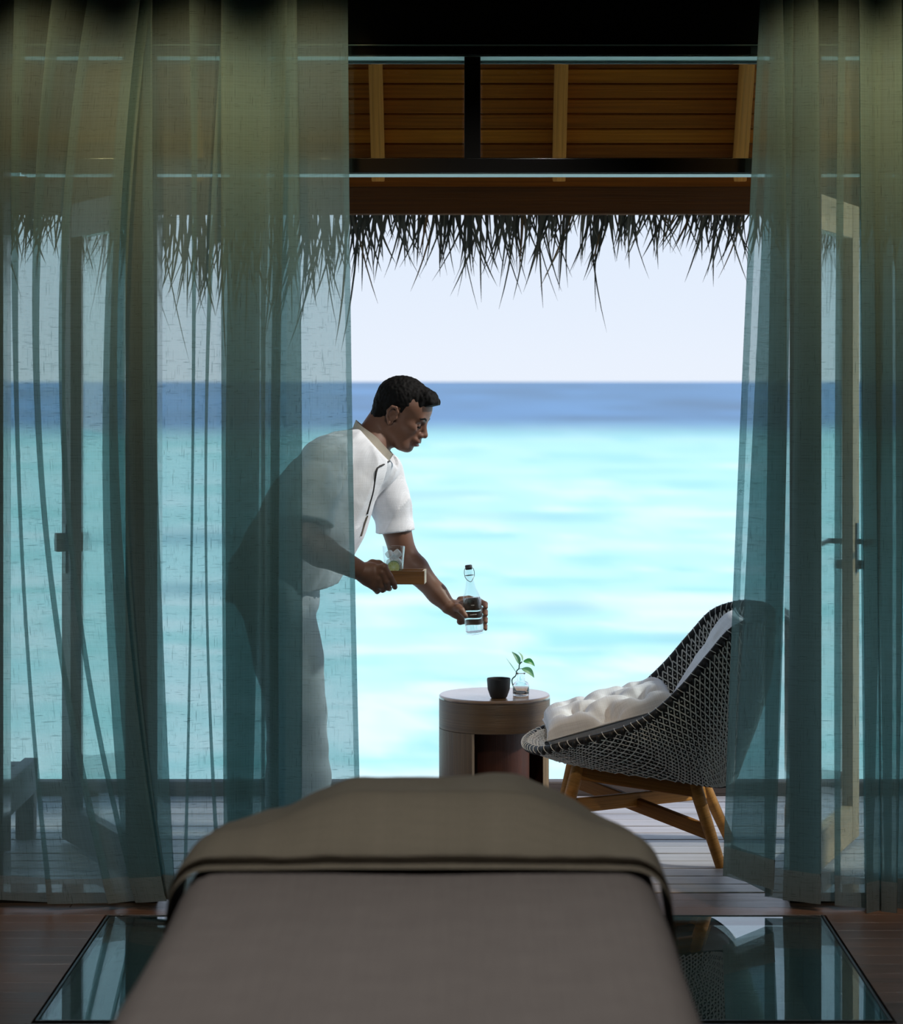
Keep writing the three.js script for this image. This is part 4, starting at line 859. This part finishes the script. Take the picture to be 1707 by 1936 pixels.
  T.cap(at(500, 1085, 7.66), at(500, 1085, 7.78), 0.118, 0.118, 0.05).cap(at(530, 1120, 7.66), at(530, 1120, 7.78), 0.12, 0.12, 0.05);
  for (const s of ['R', 'L']) { const o = s === 'R' ? 0.0 : -0.008; T.chain([J['hip' + s].clone().add(V(-0.02, -0.02, 0)), at(548, 1240, s === 'R' ? 7.63 : 7.82), at(560, 1345, s === 'R' ? 7.62 : 7.83), at(562, 1470, s === 'R' ? 7.63 : 7.84), V(J['ank' + s].x + o, 0.06, J['ank' + s].z)], [0.115, 0.105, 0.094, 0.096, 0.092], 0.02); }
  T.all((a, x, y, z) => a + (Math.abs(a) < 0.06 ? 0.010 * noise(x * 16, y * 5, z * 14) + 0.007 * noise(x * 9 + y * 12, y * 14, z * 10) : 0));
  T.clip((x, y, z) => y - 1.0);
  T.clip((x, y, z) => 0.045 - y);
  obj('trousers', T.mesh(), white, man);
}

// ------------------------------------------------------------------ what he carries: tray with a drink, swing-top bottle
{
  const tp = at(752, 1090, 7.553), tray = tag(group('tray', V(tp.x, tp.y, tp.z)), 'small narrow wooden tray in the man\'s near hand', 'tray');
  tray.rotation.y = -0.055;
  const tw = wood(0.34, 0.16, 0.055, 0.4), pale = wood(0.72, 0.56, 0.36, 0.5), L = 0.172, Dp = 0.088, Ht = 0.042, w = 0.007;
  obj('tray_floor', rbox(L - 2 * w, 0.006, Dp - 2 * w, 0.001), tw, tray, V(0, -Ht / 2 + 0.003, 0));
  for (const s of [-1, 1]) obj('side_panel', rbox(L, Ht, w, 0.001), tw, tray, V(0, 0, s * (Dp - w) / 2));
  for (const s of [-1, 1]) obj('end_panel', rbox(w, Ht, Dp - 2 * w, 0.001), pale, tray, V(s * (L - w) / 2, 0, 0));

  const thin = new THREE.MeshPhysicalMaterial({ color: C(0.97, 0.985, 0.985), roughness: 0, transmission: 1, thickness: 0, ior: 1.5 });
  const gp = V(at(744, 1090, 7.553).x, tp.y - Ht / 2 + 0.0065, tp.z);
  const tum = tag(group('tumbler', gp), 'clear tumbler of iced water standing in the wooden tray', 'glass');
  obj('vessel', lathe([[0, 0], [0.0245, 0], [0.0265, 0.003], [0.0352, 0.1075], [0.0345, 0.1085], [0.0335, 0.1075], [0.0252, 0.007], [0, 0.006]], 48), thin, tum);
  obj('water', lathe([[0, 0.0065], [0.0248, 0.0075], [0.0300, 0.066], [0, 0.066]], 40), new THREE.MeshPhysicalMaterial({ color: C(0.95, 0.98, 0.97), roughness: 0, transmission: 1, thickness: 0, ior: 1.2 }), tum);
  const ice = new THREE.MeshPhysicalMaterial({ color: C(0.96, 0.98, 1.0), roughness: 0.25, transmission: 0.6, thickness: 0, ior: 1.31 });
  const r = rng(17);
  const cube = obj('ice_cube', new RoundedBoxGeometry(0.021, 0.021, 0.021, 3, 0.005), ice);
  tag(cube, 'clear ice cube floating in the tumbler on the tray', 'ice', 'ice cubes in the tumbler');
  [[-0.010, 0.058, 0.006, 'lowest left'], [0.013, 0.060, 0.002, 'lowest right'], [0.002, 0.076, -0.008, 'middle'], [-0.012, 0.084, 0.004, 'top left'], [0.012, 0.086, 0.007, 'top right']].forEach((p, i) => {
    const c = i ? cube.clone() : cube; if (i) { c.name = numbered('ice_cube'); scene.add(c); }
    c.userData = { ...cube.userData, label: `clear ice cube in the tumbler on the tray, the ${p[3]} one of five` };
    c.position.copy(gp).add(V(p[0], p[1], p[2])); c.rotation.set(r() * 3, r() * 3, r() * 3);
  });
  const lime = tag(group('lime_slice', gp.clone().add(V(0.001, 0.046, 0.0225))), 'round slice of lime standing in the tumbler', 'lime');
  lime.rotation.x = 0.1; 
  const disc = (ra, rb, t) => { const s = new THREE.Shape(); s.absarc(0, 0, ra, 0, 2 * Math.PI); if (rb) { const hle = new THREE.Path(); hle.absarc(0, 0, rb, 0, 2 * Math.PI, true); s.holes.push(hle); } return new THREE.ExtrudeGeometry(s, { depth: t, bevelEnabled: false, curveSegments: 36 }); };
  obj('rind', disc(0.0195, 0.0183, 0.004), plain(0.16, 0.40, 0.04, 0.4, { transmission: 0.4, thickness: 0 }), lime);
  obj('pith', new THREE.CircleGeometry(0.0183, 36), plain(0.92, 0.92, 0.62, 0.95, { side: THREE.DoubleSide, transmission: 0.75, thickness: 0 }), lime, V(0, 0, 0.0030));
  for (let k = 0; k < 8; k++) { const a = k * Math.PI / 4, s = new THREE.Shape(); s.moveTo(0.0022 * Math.cos(a + 0.39), 0.0022 * Math.sin(a + 0.39)); s.lineTo(0.016 * Math.cos(a + 0.07), 0.016 * Math.sin(a + 0.07)); s.absarc(0, 0, 0.016, a + 0.07, a + 0.72, false); s.closePath(); obj('flesh_segment', new THREE.ShapeGeometry(s, 6), plain(0.90, 0.90, 0.42, 0.9, { side: THREE.DoubleSide, transmission: 0.75, thickness: 0 }), lime, V(0, 0, 0.0036)); }

  // bottle
  const axis = BOT1.clone().sub(BOT0), BL = axis.length(), bot = tag(group('bottle', BOT0), 'clear glass swing-top bottle half full of water in the man\'s far hand', 'bottle');
  bot.quaternion.setFromUnitVectors(V(0, 1, 0), axis.normalize());
  const R = 0.0318, sc = BL / 0.2235;
  const outer = [[0, 0.002], [0.024, 0], [0.030, 0.003], [R, 0.010], [R, 0.098], [0.0300, 0.112], [0.0245, 0.132], [0.0175, 0.155], [0.0130, 0.175], [0.0118, 0.195], [0.0135, 0.199], [0.0135, 0.206], [0.0118, 0.208]].map(([x, y]) => [x, y * sc]);
  obj('glass_wall', lathe([...outer, ...outer.slice(1).reverse().map(([x, y], i) => [Math.max(x - 0.0022, 0.004), Math.max(y, 0.007)]), [0, 0.007]], 56), thin, bot);
  obj('water', lathe([[0, 0.0075], [0.026, 0.0075], [0.0290, 0.012], [0.0290, 0.090 * sc], [0.0270, 0.1175 * sc], [0, 0.1175 * sc]], 48), new THREE.MeshPhysicalMaterial({ color: C(0.98, 1, 1), roughness: 0, transmission: 1, thickness: 0.03, ior: 1.33 }), bot);
  const capM = plain(0.05, 0.05, 0.055, 0.4), wire = plain(0.22, 0.24, 0.25, 0.3, { metalness: 0.9 });
  obj('stopper', lathe([[0, 0.2085], [0.0105, 0.2085], [0.0115, 0.212], [0.0118, 0.220], [0.010, 0.2235], [0, 0.2240]].map(([x, y]) => [x, y * sc]), 32), capM, bot);
  obj('wire_bail', [tube([V(0, 0.216 * sc, 0.013), V(0.013, 0.213 * sc, 0.008), V(0.0165, 0.20 * sc, 0.002), V(0.0155, 0.186 * sc, 0.002)], 0.0011, 16, 6), tube([V(0, 0.216 * sc, 0.013), V(-0.012, 0.213 * sc, 0.008), V(-0.0155, 0.20 * sc, 0.002), V(-0.0145, 0.186 * sc, 0.002)], 0.0011, 16, 6), tube([V(-0.0145, 0.186 * sc, 0.002), V(-0.008, 0.176 * sc, 0.012), V(0.003, 0.170 * sc, 0.015), V(0.010, 0.178 * sc, 0.011), V(0.0155, 0.186 * sc, 0.002)], 0.0012, 20, 6), new THREE.TorusGeometry(0.0132, 0.0011, 6, 28).rotateX(Math.PI / 2).translate(0, 0.190 * sc, 0)], wire, bot);
  const ink = plain(0.75, 0.75, 0.75, 0.6), marks = [], pr = rng(44);
  for (const [y, hgt, a0, a1] of [[0.066, 0.0032, -0.32, 0.36], [0.096, 0.0020, -0.12, 0.2], [0.054, 0.0016, -0.2, 0.24]]) for (let a = a0; a < a1;) { const wd = 0.03 + 0.05 * pr(); marks.push(new THREE.CylinderGeometry(R + 0.0004, R + 0.0004, hgt * (0.7 + 0.3 * pr()), 3, 1, true, a, wd).translate(0, y * sc, 0)); a += wd + 0.03; }
  obj('print', marks, ink, bot);
}
renderer.render(scene, camera);
